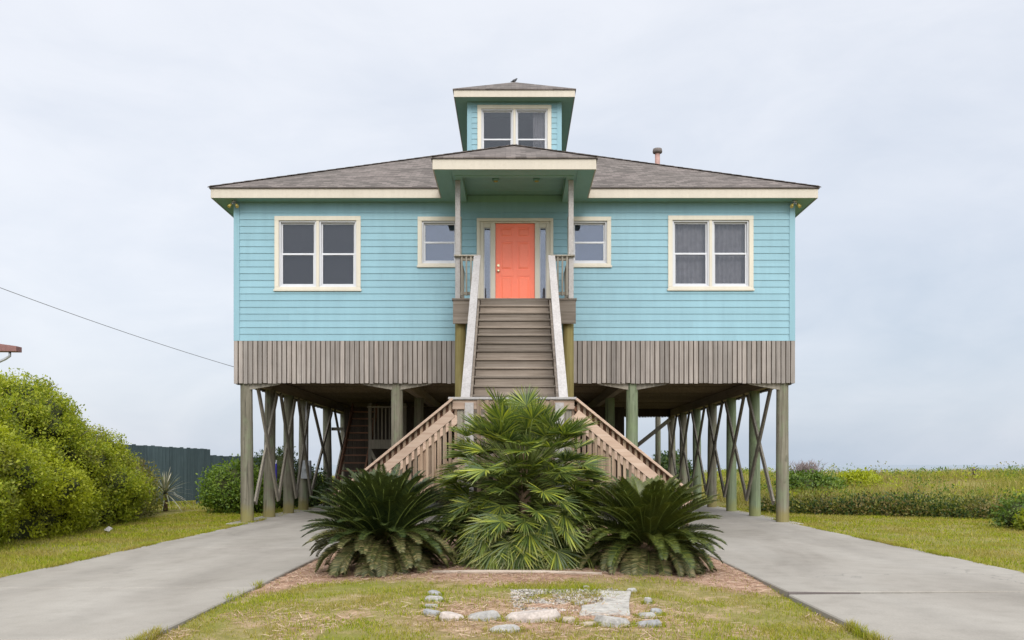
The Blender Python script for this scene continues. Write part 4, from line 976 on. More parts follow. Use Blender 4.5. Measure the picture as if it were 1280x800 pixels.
def sago(loc, nf, Lf, label, seed, old=0.28, top_=0.86, leaf='sago'):
    random.seed(seed); x0, y0, z0 = loc
    root = empty('sago_palm', loc, label, 'sago palm', 'sago palms flanking the fan palm')
    MB().lathe((x0, y0, z0 - 0.05), [(0.2, 0), (0.23, 0.15), (0.2, 0.35), (0.12, 0.5), (0.03, 0.56)], 14).build('trunk', M['bark'], root)
    G = {0: ([], []), 1: ([], [])}; st = MB()
    for i in range(nf):
        t = (i + 0.5) / nf; az = i * 2.39996 + random.uniform(-0.25, 0.25)
        is_old = t > 1 - old
        el = math.radians(88 - 84 * t ** 0.95 + random.uniform(-8, 8)); bend = math.radians(random.uniform(28, 52) + (75 * max(0, (t - 0.5) / 0.5))); el = max(el, math.radians(14 - 22 * max(0, t - 0.8) / 0.2)); L = Lf * random.uniform(0.88, 1.04) * (top_ + (1 - top_) * min(1, t / 0.35)) * (1 - 0.16 * max(0, t - 0.4))
        n = 46; p = Vector((x0 + 0.14 * math.cos(az), y0 + 0.14 * math.sin(az), z0 + 0.50 - 0.26 * t)); pts = [p.copy()]
        V, Q = G[1 if is_old else 0]
        lean = random.uniform(-0.25, 0.25)
        for k in range(n):
            u = (k + 0.5) / n; e = el - bend * u ** 1.4; a2 = az + lean * u
            d = Vector((math.cos(a2) * math.cos(e), math.sin(a2) * math.cos(e), math.sin(e)))
            s_ = Vector((-math.sin(a2), math.cos(a2), 0)); nrm = Vector((-math.cos(a2) * math.sin(e), -math.sin(a2) * math.sin(e), math.cos(e)))
            p = p + d * (L / n)
            if p.z < z0 + 0.03: p.z = z0 + 0.03
            pts.append(p.copy())
            if u < 0.08: continue
            ll = 0.155 * (math.sin(PI * (0.14 + 0.82 * u)) ** 0.55) * random.uniform(0.92, 1.05)
            for sg in (-1, 1):
                for hh in (0, 0.5):
                    q0 = p - d * (hh * L / n)
                    ld = (s_ * sg * 0.78 + d * 0.55 + nrm * random.uniform(0.30, 0.55)).normalized()
                    wv = d * 0.0058
                    mid = q0 + ld * ll * 0.55; tip = q0 + ld * ll - nrm * 0.018
                    o_ = len(V); V += [q0 - wv * 0.6, q0 + wv * 0.6, mid + wv, tip, mid - wv]; Q.append((o_, o_ + 1, o_ + 2, o_ + 4)); Q.append((o_ + 4, o_ + 2, o_ + 3, o_ + 3))
        st.tube(pts[::6], [0.010 - 0.001 * k for k in range(len(pts[::6]))], 5)
    for key, (nm, mt) in ((0, ('crown', leaf)), (1, ('old_frond', 'sago_old'))):
        V, Q = G[key]; V = np.array([tuple(v) for v in V]); q4 = np.array([q for q in Q if q[2] != q[3]]); t3 = np.array([q[:3] for q in Q if q[2] == q[3]])
        fast_mesh(nm, V, q4, t3, M[mt], root)
    st.build('leaf_stalk', M['petiole'], root)
sago((-1.72, 11.55, 0.0), 250, 1.0, 'large dark sago palm left of the fan palm with drooping yellowed lower fronds', 3, 0.34, 0.86)
sago((1.74, 11.55, -0.02), 205, 0.98, 'dark green sago palm right of the fan palm beside the right driveway', 5, 0.20, 0.78, 'sago_olive')
random.seed(21)

# ------------------------------------------------------------------ hedge, shrubs, dune plants
hed = [(-10.9, 11.5, 0.9, 2.2, 2.8, 2.2), (-11.0, 15.0, 1.1, 2.3, 2.6, 2.55), (-11.0, 18.2, 0.95, 2.3, 2.5, 2.3), (-11.4, 21.4, 0.7, 2.1, 2.2, 1.6), (-12.2, 24.0, 0.5, 1.9, 2.0, 1.1),
       (-9.9, 13.6, 0.5, 1.35, 2.2, 1.3), (-10.0, 17.0, 0.5, 1.4, 2.2, 1.2), (-10.3, 20.3, 0.45, 1.3, 1.8, 1.1), (-13.2, 15, 0.9, 2.2, 3.5, 2.1), (-13.2, 20, 0.9, 2.2, 3.5, 1.9)]
sub = []
for k in range(150):
    e = hed[k % len(hed)]; u = sphere_pts(1)[0]; u[2] = abs(u[2]) * 0.9; rr = random.uniform(0.38, 0.72)
    p = [e[i] + u[i] * e[3 + i] * 0.9 for i in range(3)]
    if p[2] > 0.1: sub.append((p[0], p[1], p[2], rr, rr, rr * 0.75))
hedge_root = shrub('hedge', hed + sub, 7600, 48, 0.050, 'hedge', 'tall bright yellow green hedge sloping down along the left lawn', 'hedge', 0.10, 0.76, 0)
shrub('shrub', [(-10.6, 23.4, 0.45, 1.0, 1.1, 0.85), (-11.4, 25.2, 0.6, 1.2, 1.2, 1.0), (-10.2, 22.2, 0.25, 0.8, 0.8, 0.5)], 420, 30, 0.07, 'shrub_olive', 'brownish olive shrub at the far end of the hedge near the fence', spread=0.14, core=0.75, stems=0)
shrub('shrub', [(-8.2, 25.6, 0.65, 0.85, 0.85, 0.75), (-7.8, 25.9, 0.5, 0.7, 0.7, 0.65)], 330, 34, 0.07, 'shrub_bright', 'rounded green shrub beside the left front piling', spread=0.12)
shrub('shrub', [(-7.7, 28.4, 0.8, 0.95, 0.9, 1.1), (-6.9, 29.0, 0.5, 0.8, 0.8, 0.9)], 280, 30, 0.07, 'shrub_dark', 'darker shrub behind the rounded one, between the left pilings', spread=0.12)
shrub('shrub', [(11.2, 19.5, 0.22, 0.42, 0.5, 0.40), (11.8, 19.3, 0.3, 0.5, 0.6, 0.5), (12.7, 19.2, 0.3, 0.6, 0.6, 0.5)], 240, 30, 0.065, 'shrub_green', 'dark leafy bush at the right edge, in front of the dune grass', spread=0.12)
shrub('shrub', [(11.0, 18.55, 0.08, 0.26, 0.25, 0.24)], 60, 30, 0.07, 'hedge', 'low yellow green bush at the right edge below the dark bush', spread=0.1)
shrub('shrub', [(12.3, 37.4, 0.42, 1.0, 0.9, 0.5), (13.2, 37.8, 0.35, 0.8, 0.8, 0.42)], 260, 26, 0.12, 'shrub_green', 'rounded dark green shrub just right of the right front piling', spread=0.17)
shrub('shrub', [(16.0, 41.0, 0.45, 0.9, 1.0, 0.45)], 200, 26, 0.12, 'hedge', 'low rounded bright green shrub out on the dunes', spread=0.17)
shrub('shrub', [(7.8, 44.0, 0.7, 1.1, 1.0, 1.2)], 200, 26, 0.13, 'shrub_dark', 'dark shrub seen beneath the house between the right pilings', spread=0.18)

def shoots(root, ells, n):
    mb = MB()
    for i in range(n):
        e = random.choice(ells); u = sphere_pts(1)[0]; u[2] = abs(u[2]) * 0.8 + 0.2; u /= np.linalg.norm(u)
        a = Vector((e[0] + u[0] * e[3] * 0.9, e[1] + u[1] * e[4] * 0.9, e[2] + u[2] * e[5] * 0.9)); d = Vector((u[0] + random.uniform(-.4, .4), u[1] + random.uniform(-.4, .4), u[2] * 0.6 + 0.5)).normalized()
        L_ = random.uniform(0.2, 0.42); b = a + d * L_; mb.tube([a, a.lerp(b, 0.5) + Vector((random.uniform(-.03, .03), 0, 0)), b], [0.007, 0.005, 0.002], 4)
        for k in range(2):
            c = a.lerp(b, random.uniform(0.4, 0.8)); mb.tube([c, c + (d + Vector((random.uniform(-.8, .8), random.uniform(-.8, .8), 0.2))) * 0.12], [0.004, 0.002], 3)
    mb.build('twig', M['twig'], root)
shoots(hedge_root, hed + sub, 150)
def bare_bush(loc, h, n, label):
    root = empty('bare_shrub', loc, label, 'shrub'); mb = MB()
    for i in range(n):
        az = random.uniform(0, 2 * PI); sp = random.uniform(0.1, 0.75)
        a = Vector(loc) + Vector((random.uniform(-.25, .25), random.uniform(-.2, .2), -0.1)); b = a + Vector((math.cos(az) * sp * h, math.sin(az) * sp * h, h * random.uniform(0.75, 1.1)))
        m = a.lerp(b, 0.5) + Vector((random.uniform(-.1, .1), 0, 0.1 * h)); mb.tube([a, m, b], [0.02, 0.014, 0.005], 4)
        for k in range(4):
            c = m.lerp(b, random.uniform(0, 0.8)); mb.tube([c, c + Vector((random.uniform(-.25, .25), random.uniform(-.25, .25), random.uniform(.1, .35))) * h * 0.7], [0.009, 0.004], 4)
    mb.build('branch', M['twig'], root)
bare_bush((13.5, 40.6, 0.4), 1.15, 120, 'bare grey twiggy shrub rising above the green one by the right piling')
def spiky(name, loc, h, n, mat, label, dead_mat=None, trunk_h=0.3):
    root = empty(name, loc, label, 'plant'); V = []; Q = []
    top = Vector(loc) + Vector((0, 0, trunk_h)); MB().tube([loc, top], [0.07, 0.06], 8).build('trunk', M['bark'], root)
    for i in range(n):
        az = i * 2.4; el = math.radians(85 - 110 * i / n); L = h * random.uniform(0.8, 1.1)
        d = Vector((math.cos(az) * math.cos(el), math.sin(az) * math.cos(el), math.sin(el))); s_ = Vector((-math.sin(az), math.cos(az), 0))
        rows_ = []
        for (q, wf) in ((0, 0.7), (0.4, 1), (0.75, 0.6), (1, 0.05)):
            c = top + d * L * q - Vector((0, 0, 0.25 * L * q * q)); rows_ += [c - s_ * 0.022 * wf, c + s_ * 0.022 * wf]
        o_ = len(V); V += rows_; Q += [(o_ + 2 * k, o_ + 2 * k + 1, o_ + 2 * k + 3, o_ + 2 * k + 2) for k in range(3)]
    fast_mesh('crown', np.array([tuple(v) for v in V]), np.array(Q), None, M[mat], root)
M['yucca'] = leaf_mat('grey_yucca', [(0, (0.10, 0.12, 0.07)), (0.6, (0.22, 0.22, 0.15)), (1, (0.4, 0.36, 0.27))], trans=0.15)
spiky('yucca', (-10.55, 26.6, -0.03), 1.0, 80, 'yucca', 'grey green spiky yucca before the slate fence', trunk_h=0.55)
spiky('dead_yucca', (21.2, 40.6, 0.4), 0.42, 40, 'twig', 'dark dead spiky plant standing on the dune skyline at right', trunk_h=0.6)

def blades(X, Y, Zb, h, w, lean=0.5):
    n = len(X); az = rng.uniform(0, 2 * PI, n); la = rng.uniform(0.1, lean, n) * h; wa = rng.uniform(0, 2 * PI, n)
    dx, dy = np.cos(az) * la, np.sin(az) * la; sx_, sy_ = np.cos(wa) * w / 2, np.sin(wa) * w / 2
    b = np.stack([X, Y, Zb], 1); s_ = np.stack([sx_, sy_, np.zeros(n)], 1); m = b + np.stack([dx * 0.35, dy * 0.35, h * 0.6], 1); t = b + np.stack([dx, dy, h], 1)
    v = np.stack([b - s_, b + s_, m + s_ * 0.8, m - s_ * 0.8, t], 1).reshape(-1, 3); k = np.arange(n)[:, None] * 5
    return v, k + np.array([[0, 1, 2, 3]]), k + np.array([[3, 2, 4]]), np.tile([0, 0, 0.55, 0.55, 1.0], n)
def merge(parts):
    V = []; Q = []; T = []; A = []; o = 0
    for v, q, t, a in parts: V.append(v); Q.append(q + o); T.append(t + o); A.append(a); o += len(v)
    return np.concatenate(V), np.concatenate(Q), np.concatenate(T), np.concatenate(A)
parts = []
n = 90000; X = rng.uniform(-2.95, 2.98, n); Y = rng.uniform(6.2, 12.2, n); den = (1 - bed_mask(X, Y)) * (0.12 + 0.88 * smooth(0.36, 0.6, fbm(X * 2.1, Y * 2.1, 61))) + 0.03
k = rng.uniform(size=n) < den; X, Y = X[k], Y[k]
hh = rng.uniform(0.015, 0.05, len(X)) * (0.6 + 0.8 * fbm(X * 1.5, Y * 1.5, 77)); parts.append(blades(X, Y, lawn_z(X, Y) - 0.004, hh, rng.uniform(0.004, 0.008, len(X)), 1.2))
n = 5000; X = rng.choice([-2.93, 2.955], n) + rng.normal(size=n) * 0.03; Y = rng.uniform(6.2, 10.3, n); k = rng.uniform(size=n) < smooth(0.5, 0.7, fbm(X, Y * 1.6, 5)); X, Y = X[k], Y[k]; X = np.clip(X, -2.955, 2.98)
parts.append(blades(X, Y, lawn_z(X, Y), rng.uniform(0.04, 0.11, len(X)), 0.007, 1.0))
def strip(n, xa, xb, ya, yb, hmin, hmax, wd, cond):
    X = rng.uniform(xa, xb, n); Y = ya * (yb / ya) ** rng.uniform(size=n); k = cond(X, Y) & (rng.uniform(size=n) < 0.35 + 0.65 * smooth(0.35, 0.55, fbm(X * 1.3, Y * 1.3, 9))); X, Y = X[k], Y[k]
    parts.append(blades(X, Y, ground_z(X, Y) - 0.005, rng.uniform(hmin, hmax, len(X)), rng.uniform(0.7, 1.3, len(X)) * wd * (Y / 15), 1.1))
strip(70000, -9.6, -6.27, 8.5, 33, 0.02, 0.07, 0.010, lambda x, y: np.ones(len(x), bool))
strip(90000, 6.52, 13.5, 8.5, 30, 0.02, 0.07, 0.010, lambda x, y: x < 0.62 * y + 0.5)
n = 16000; X = np.where(rng.uniform(size=n) < 0.5, -6.25, 6.5) ; Y = 8.0 * (22 / 8.0) ** rng.uniform(size=n); k = rng.uniform(size=n) < smooth(0.4, 0.65, fbm(X * 2, Y * 1.4, 15)); X, Y = X[k], Y[k]
off_ = rng.uniform(-0.05, 0.09, len(X)) * (0.3 + fbm(X * 3, Y * 2.3, 16)); X = X - np.sign(X) * off_
parts.append(blades(X, Y, np.full(len(X), -0.03), rng.uniform(0.05, 0.10, len(X)), rng.uniform(0.006, 0.012, len(X)), 1.3))
strip(12000, -14, -6.8, 27, 46, 0.03, 0.12, 0.012, lambda x, y: np.ones(len(x), bool))
v, q, t, a = merge(parts)
tag(fast_mesh('grass', v, q, t, M['grass'], attr=a), 'short patchy yellow green lawn grass', 'grass', kind='stuff')

# dune vegetation
parts = []
n = 150000; Y = 21.5 * (72 / 21.5) ** rng.uniform(size=n); X = rng.uniform(-0.66, 0.66, n) * Y
edge = 25.5 - 0.72 * np.maximum(X - 8, 0) * 0.9      # scrub edge towards the right lawn
k = ((X > 7.6) & (Y > np.maximum(edge, 18) + 0.5 * fbm(X, Y, 2))) | (Y > 40 + 2 * fbm(X * .3, Y * .3, 4)); k &= ~((X < -7) & (Y < 46)); X, Y = X[k], Y[k]
cl = fbm(X * 0.45, Y * 0.45, 41); k = rng.uniform(size=len(X)) < 0.25 + 0.9 * smooth(0.35, 0.6, cl); X, Y, cl = X[k], Y[k], cl[k]
hh = rng.uniform(0.2, 0.55, len(X)) * (0.45 + 1.0 * cl); parts.append(blades(X, Y, ground_z(X, Y) - 0.02, hh, rng.uniform(0.006, 0.014, len(X)) * Y / 24, 0.8))
v, q, t, a = merge(parts)
tag(fast_mesh('dune_grass', v, q, t, M['dune'], attr=a), 'tall yellow and tan dune grass spreading to the horizon', 'grass', kind='stuff')
def scrub(name, n, cond, sizes, mat, label, per=26, seed=1):
    Y = 20 * (66 / 20) ** rng.uniform(size=n); X = rng.uniform(-0.64, 0.66, n) * Y
    if cond is front: X = rng.uniform(7.6, 16, n); Y = np.maximum(25.3 - 0.66 * np.maximum(X - 8, 0), 18.2) + 2.4 * rng.uniform(size=n)
    k = cond(X, Y); X, Y = X[k], Y[k]
    hgt = rng.uniform(*sizes, len(X)) * (0.25 + 1.5 * fbm(X * .7, Y * .7, seed) ** 1.3); cz = ground_z(X, Y)
    m_ = len(X); sc_ = np.repeat(np.sqrt(Y / 24), per)
    u = sphere_pts(m_ * per); u[:, 2] = np.abs(u[:, 2]); H = np.repeat(hgt, per)
    P = np.stack([np.repeat(X, per), np.repeat(Y, per), np.repeat(cz, per)], 1) + u * np.stack([H * 0.75, H * 0.75, H], 1) * rng.uniform(0.7, 1.0, m_ * per)[:, None]
    D = u + rng.normal(size=u.shape) * 0.5; L_ = rng.uniform(0.05, 0.10, m_ * per) * sc_
    v, q = leaves(P, D, L_, L_ * 0.55)
    tag(fast_mesh(name, v, q, None, M[mat]), label, 'scrub', kind='stuff')
front = lambda x, y: (x > 7.6) & (y > np.maximum(25.3 - 0.66 * np.maximum(x - 8, 0), 18.2)) & (y < np.maximum(25.3 - 0.66 * np.maximum(x - 8, 0), 18.2) + 2.2)
scrub('dune_scrub', 700, front, (0.36, 0.68), 'shrub_olive', 'low olive scrub along the edge of the right lawn', 40)
scrub('dune_scrub', 800, front, (0.35, 0.62), 'shrub_dark', 'dark low scrub along the edge of the right lawn', 40, 7)
scrub('dune_scrub', 2600, lambda x, y: ((x > 9) & (y > 27) | (y > 42)) & ~((x < -7) & (y < 47)) & (fbm(x * .25, y * .25, 71) > 0.5), (0.4, 0.7), 'shrub_green', 'green scrub patches among the dune grass', 30, 9)
scrub('dune_scrub', 2200, lambda x, y: ((x > 9) & (y > 26) | (y > 42)) & ~((x < -7) & (y < 47)) & (fbm(x * .25 + 40, y * .25, 72) > 0.5), (0.35, 0.6), 'hedge', 'yellow green scrub patches among the dune grass', 30, 12)

scrub('dune_scrub', 330, front, (0.34, 0.62), 'dune', 'tan and brown dry scrub along the edge of the right lawn', 40, 23)
scrub('dune_scrub', 520, lambda x, y: (x > 8) & (y > 43) & (y < 54) & (fbm(x * .35, y * .1, 77) > 0.44), (0.4, 0.85), 'shrub_olive', 'uneven olive scrub on the dune skyline', 40, 31)
scrub('dune_scrub', 600, lambda x, y: (x > 9) & (y > 27) & (fbm(x * .3 + 9, y * .3, 78) > 0.53), (0.3, 0.55), 'dune', 'tan dry scrub patches among the dune grass', 36, 33)
# pine straw
n = 26000; X = rng.uniform(-2.9, 2.95, n); Y = rng.uniform(6.8, 13.4, n); k = rng.uniform(size=n) < bed_mask(X, Y); X, Y = X[k], Y[k]; n = len(X)
az = rng.uniform(0, 2 * PI, n); L_ = rng.uniform(0.04, 0.13, n); d = np.stack([np.cos(az), np.sin(az), rng.uniform(-0.05, 0.22, n)], 1); s_ = np.stack([-np.sin(az), np.cos(az), rng.uniform(-.5, .5, n)], 1) * 0.0022
p = np.stack([X, Y, lawn_z(X, Y) + rng.uniform(0.0, 0.02, n)], 1); e = p + d * L_[:, None]
v = np.stack([p - s_, p + s_, e + s_, e - s_], 1).reshape(-1, 3)
tag(fast_mesh('pine_straw', v, np.arange(4 * n).reshape(n, 4), None, M['straw']), 'reddish tan pine straw mulch around the palms', 'mulch', kind='stuff')

# ------------------------------------------------------------------ stones, slab, timber
def at_ground(px, py):
    d = 9.0
    for _ in range(6):
        x = (px - 643) * d / F; d = (CAM_Z - float(lawn_z(np.array(x), np.array(d)))) * F / (py - 581)
    return (px - 643) * d / F, d
def rock(px, py, wpx, hpx, mat, label, depth=0.7, flat=1.0):
    x, y = at_ground(px, py); w_ = wpx * 1.22 * y / F; h_ = max(0.025, hpx * y / F * 0.58 * flat); dp = w_ * depth
    z = float(lawn_z(np.array(x), np.array(y + dp / 2)))
    n = random.choice((6, 7, 8)); ang = sorted(2 * PI * (k + random.uniform(-0.3, 0.3)) / n for k in range(n)); rad = [random.uniform(0.78, 1.05) for _ in range(n)]
    tx, ty = random.uniform(-0.25, 0.25), random.uniform(-0.25, 0.25); vs = []
    for (kr, kz) in ((1.0, -0.04), (1.0, h_ * 0.45), (0.80, h_)):
        for a, r in zip(ang, rad):
            rj = r * kr * random.uniform(0.95, 1.04); zz = kz if kz < 0 else kz * (1 + tx * math.cos(a) + ty * math.sin(a) + random.uniform(-0.1, 0.1))
            vs.append((x + w_ / 2 * rj * math.cos(a), y + dp / 2 + dp / 2 * rj * math.sin(a), z + zz))
    vs.append((x + random.uniform(-.1, .1) * w_, y + dp / 2, z + h_ * random.uniform(1.0, 1.12)))
    fs = [(i * n + j, i * n + (j + 1) % n, (i + 1) * n + (j + 1) % n, (i + 1) * n + j) for i in range(2) for j in range(n)] + [(2 * n + j, 2 * n + (j + 1) % n, 3 * n) for j in range(n)]
    o = MB().add(vs, fs).build('rock', M[mat], None, 0.006); tag(o, label, 'rock', 'stones edging the old bed in the lawn')
RK = [(542, 745, 17, 9, 'rock_grey', 'blue grey stone at the back of the left cluster in the lawn'),
      (543, 753, 24, 11, 'rock_white', 'white stone below the blue grey one in the left cluster'),
      (538, 761, 19, 8, 'rock_white', 'small pale stone in the middle of the left cluster'),
      (539, 771, 24, 11, 'rock_grey', 'grey stone at the front of the left cluster in the lawn'),
      (564, 777, 28, 15, 'rock_pink', 'pinkish square stone right of the left cluster'),
      (604, 777, 36, 15, 'rock_white', 'pale angular stone between the pinkish stone and the largest stone'),
      (665, 779, 66, 18, 'rock_pink', 'largest flat stone in the lawn, long and pale'),
      (630, 792, 38, 10, 'rock_white', 'thin slanting stone in front of the largest stone'),
      (711, 779, 18, 10, 'rock_tan', 'small tan stone right of the largest stone'),
      (735, 784, 22, 8, 'rock_tan', 'low tan stone half sunk between the small tan stone and a white slab'),
      (768, 785, 42, 17, 'rock_white', 'large white stone at the front right of the lawn stones'),
      (811, 785, 32, 12, 'rock_grey', 'grey white stone at the front of the right cluster'),
      (811, 774, 24, 9, 'rock_white', 'white stone in the middle of the right cluster'),
      (822, 770, 16, 12, 'rock_grey', 'blue grey stone on the right of the right cluster'),
      (811, 756, 11, 14, 'rock_white', 'upright white stone at the back of the right cluster'),
      (791, 742, 13, 9, 'rock_white', 'white stone near the right sago, behind the right cluster'),
      (724, 757, 14, 6, 'rock_white', 'small bright white stone at the left tip of the broken slab'),
      (733, 736, 11, 5, 'rock_white', 'tiny white stone behind the broken slab')]
for r in RK: rock(*r)
TX, TY = [], []
for r in RK:
    x, y = at_ground(r[0], r[1]); w_ = r[2] * 1.22 * y / F; k = int(60 + 400 * w_)
    a = rng.uniform(0, 2 * PI, k); q = rng.uniform(0.92, 1.25, k); TX += list(x + w_ / 2 * q * np.cos(a)); TY += list(y + w_ * 0.35 + w_ * 0.35 * q * np.sin(a))
TX, TY = np.array(TX), np.array(TY); v, q, t, a = blades(TX, TY, lawn_z(TX, TY) - 0.004, rng.uniform(0.02, 0.06, len(TX)), rng.uniform(0.004, 0.008, len(TX)), 1.2)
tag(fast_mesh('grass', v, q, t, M['grass'], attr=a), 'thin grass growing up around the lawn stones', 'grass', kind='stuff')
def slab_poly(pts, label, h):
    P = [at_ground(*p) for p in pts]; n = len(P); z = max(float(lawn_z(np.array(a), np.array(b))) for a, b in P)
    Q = []
    for i in range(n):       # broken edge
        a, b = Vector(P[i]), Vector(P[(i + 1) % n])
        for k in range(4): q = a.lerp(b, k / 4) + Vector((random.uniform(-.015, .015), random.uniform(-.02, .02))); Q.append(q)
    m_ = len(Q); vs = [(q.x, q.y, z - 0.05) for q in Q] + [(q.x, q.y, z + h) for q in Q]
    o = MB().add(vs, [tuple(range(m_, 2 * m_))] + [(i, (i + 1) % m_, (i + 1) % m_ + m_, i + m_) for i in range(m_)]).build('concrete_slab', M['slab'], None, 0.006)
    tag(o, label, 'slab')
slab_poly([(726, 770), (787, 770), (788, 742), (750, 740), (754, 755), (726, 760)], 'broken L shaped piece of bleached concrete sunk in the lawn', 0.012)
n = 3600; X = []; 
pp = [at_ground(px_, py_) for px_, py_ in zip(rng.uniform(640, 778, n), 738 + 26 * rng.uniform(size=n) ** 1.8)]
P = np.array([(a, b, float(lawn_z(np.array(a), np.array(b))) + 0.004) for a, b in pp]); k = fbm(P[:, 0] * 3, P[:, 1] * 3, 13) > 0.45; P = P[k]
v, q = leaves(P, np.stack([rng.normal(size=len(P)), rng.normal(size=len(P)), np.zeros(len(P)) + 0.05], 1), rng.uniform(0.015, 0.05, len(P)), rng.uniform(0.015, 0.035, len(P)))
tag(fast_mesh('shell_gravel', v, q, None, M['shell']), 'scatter of pale shell grit around the broken slab', 'gravel', kind='stuff')
pts = [(-1.02, 10.98, 0.03), (-0.4, 10.94, 0.035), (0.3, 10.98, 0.03), (1.08, 10.86, 0.025)]
tag(MB().tube(pts, [0.022, 0.03, 0.028, 0.02], 8).build('timber_edging', M['log']), 'thin bleached timber lying along the front of the palm bed', 'timber')

# ------------------------------------------------------------------ fence, neighbour, cable, bird, meter, umbrella
A_, B_ = Vector((-13.6, 27.7)), Vector((-9.2, 35.6)); fn = empty('fence', (-11.4, 31.6, 0), 'dark slate green board fence behind the left lawn', 'fence')
dirv = (B_ - A_).normalized(); L_ = (B_ - A_).length; mb = MB(); n = int(L_ / 0.15)
for i in range(n):
    a = A_ + dirv * (i * 0.15 + 0.004); b = A_ + dirv * (i * 0.15 + 0.146); zt = 2.1 - 0.005 * i + random.uniform(-0.02, 0.02) - (0.2 if i > n * 0.55 else 0)
    mb.bar((a.x, a.y, (zt + 0.1) / 2), (b.x, b.y, (zt + 0.1) / 2), 0.022, zt - 0.1)
mb.build('board_panel', M['fence'], fn)
for i in range(5):
    p = A_ + dirv * (L_ * i / 4 * 0.99 + 0.02); MB().box(p.x - 0.05, p.x + 0.05, p.y + 0.05, p.y + 0.15, -0.1, 1.75).build('post', M['fence'], fn)
for z in (0.5, 1.45):
    a = A_ + Vector((-dirv.y, dirv.x)) * 0.035; b = B_ + Vector((-dirv.y, dirv.x)) * 0.035; MB().bar((a.x + 0.0, a.y, z), (b.x, b.y, z), 0.04, 0.09).build('rail', M['fence'], fn)

nb = empty('neighbour_house', (-26, 33, 0), 'neighbouring house with a red brown roof edge showing above the hedge', 'house')
mb, r1, r2 = hip_mesh(-30.0, -22.3, 28.8, 37.0, 5.62, 0.42, 0.03); uv_roof(mb.build('roof', M['redroof'], nb))
ring(MB(), -29.96, -22.34, 28.84, 36.96, 5.37, 5.59, 0.03).build('fascia', M['redroof'], nb, 0.004)
mb = MB(); lap_wall(mb, -29.5, -22.9, 2.6, 5.36, 29.3, [(-26.5, -25.3, 3.4, 4.7)]); lap_wall(mb, 29.3, 36.5, 2.6, 5.36, -22.9, [], axis='right'); mb.box(-29.5, -22.91, 29.35, 36.5, 2.6, 5.36); mb.build('wall', M['nwall'], nb)
t = MB(); frame_boxes(t, -26.6, -25.2, 3.3, 4.8, 0.1, 29.24, 29.27); t = t.build('window', M['cream'], nb); MB().box(-26.5, -25.3, 29.28, 29.31, 3.4, 4.7).build('pane', M['black'], t)
# canopy reaching out from the wall, with a curved bracket
MB().add([(-22.32, 29.85, 5.28), (-16.9, 29.85, 5.22), (-16.9, 30.2, 5.22), (-22.32, 30.2, 5.28), (-22.32, 29.85, 6.15), (-16.9, 29.85, 5.40), (-16.9, 30.2, 5.40), (-22.32, 30.2, 6.15)],
         [(0, 3, 2, 1), (4, 5, 6, 7), (0, 1, 5, 4), (1, 2, 6, 5), (2, 3, 7, 6), (3, 0, 4, 7)]).build('canopy', M['redroof'], nb, 0.006)
MB().tube([(-17.2, 30.0, 5.23), (-17.2, 30.0, 5.08), (-17.35, 30.0, 4.98), (-17.7, 30.0, 4.82), (-19.5, 30.0, 4.3), (-22.85, 30.0, 3.4)], 0.045, 10).build('bracket', M['galv'], nb)
for x in (-29.0, -26.2, -23.2):
    for y in (29.8, 33, 36.2): MB().tube([(x, y, -0.1), (x, y, 2.6)], 0.14, 12).build('piling', M['pile'], nb)
cb = MB(); a, b = Vector((-13.5, 13.0, 6.6)), Vector((-6.72, 21.3, 3.72)); pts = []
a = Vector((-643 * 15.0 / F - 4.0, 11.0, 6.2))
for i in range(25):
    t = i / 24; p = a.lerp(b, t); p.z -= 0.45 * 4 * t * (1 - t) * 0.5; pts.append(p)
tag(cb.tube(pts, 0.006, 6).build('power_cable', M['cable']), 'thin dark service cable sagging from upper left to the corner of the house', 'cable')
bird = MB(); c = Vector((0.0, 26.3 + 1.8, 0)); top = CZ1 + 0.22 + (CX + 0.43) * 0.54
bird = empty('bird', (0.0, 27.72, top), 'small dark bird perched on the peak of the cupola roof', 'bird')
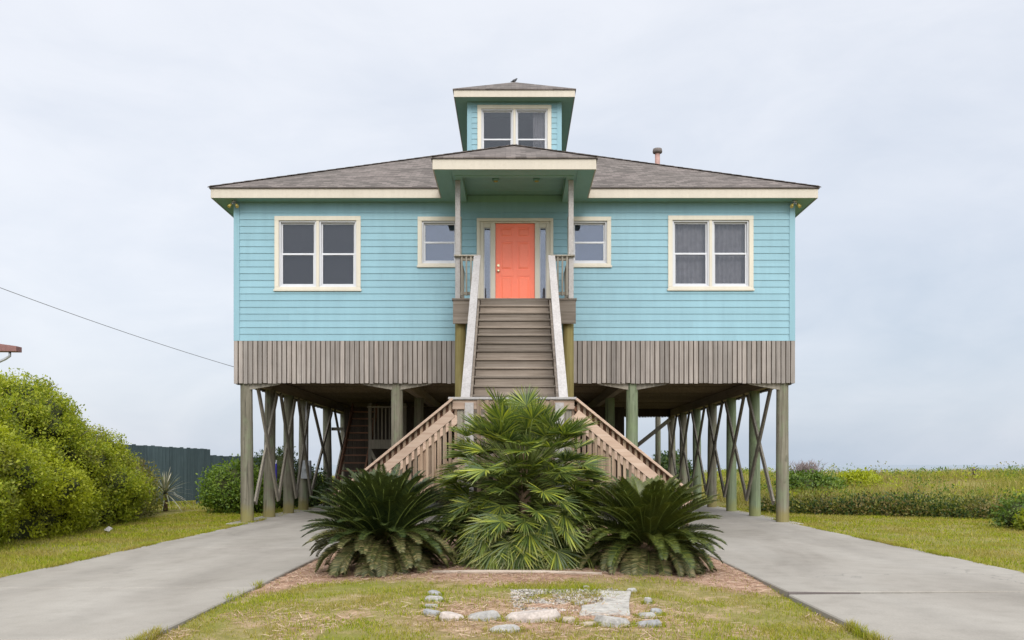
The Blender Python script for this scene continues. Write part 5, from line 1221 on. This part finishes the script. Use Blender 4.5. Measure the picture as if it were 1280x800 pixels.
bo = bpy.data.meshes.new('body'); 
k_ = 0.62
MB().tube([(k_ * px_, 27.72, top + k_ * pz_) for px_, pz_ in ((-0.20, 0.03), (-0.13, 0.05), (-0.05, 0.085), (0.03, 0.11), (0.08, 0.155), (0.105, 0.19), (0.13, 0.195), (0.165, 0.185))],
          [k_ * r_ for r_ in (0.012, 0.03, 0.065, 0.07, 0.05, 0.04, 0.028, 0.005)], 12).build('body', M['bird'], bird)
for k in (-1, 1): MB().tube([(0.01, 27.72 + k * 0.015, top + 0.045), (0.015, 27.72 + k * 0.015, top - 0.01)], 0.006, 6).build('leg', M['cap'], bird)

mt = empty('electric_meter', (-6.3, 26.72, 1.3), 'grey electric meter box with conduit fixed to a left piling', 'meter')
MB().box(-6.44, -6.16, 26.55, 26.72, 0.95, 1.5).build('box', M['meter'], mt, 0.01)
MB().tube([(-6.3, 26.56, 1.32), (-6.3, 26.46, 1.32)], 0.09, 16).build('dial', M['galv'], mt)
MB().tube([(-6.3, 26.66, 1.5), (-6.3, 26.66, 3.3)], 0.025, 8).build('conduit', M['sash'], mt)
um = empty('folded_umbrella', (-6.55, 24.9, 0), 'folded purple blue canvas umbrella leaning between the left pilings', 'umbrella')
ux, uy = -6.68, 24.3
MB().tube([(ux - 0.08, uy, 0.02), (ux + 0.03, uy + 0.3, 1.5)], 0.018, 8).build('pole', M['sash'], um)
MB().tube([(ux - 0.055, uy + 0.06, 0.3), (ux - 0.03, uy + 0.13, 0.6), (ux + 0.0, uy + 0.2, 1.0), (ux + 0.022, uy + 0.28, 1.4)], [0.05, 0.085, 0.07, 0.025], 10).build('canopy', M['umbrella'], um)
# paper scrap by the hedge
o = MB().add([(-8.45, 18.1, 0.03), (-8.32, 18.05, 0.0), (-8.28, 18.15, 0.06), (-8.4, 18.22, 0.1), (-8.36, 18.13, 0.09)], [(0, 1, 4), (1, 2, 4), (2, 3, 4), (3, 0, 4)]).build('paper_scrap', M['rock_white']); tag(o, 'crumpled white scrap lying at the foot of the hedge', 'litter')
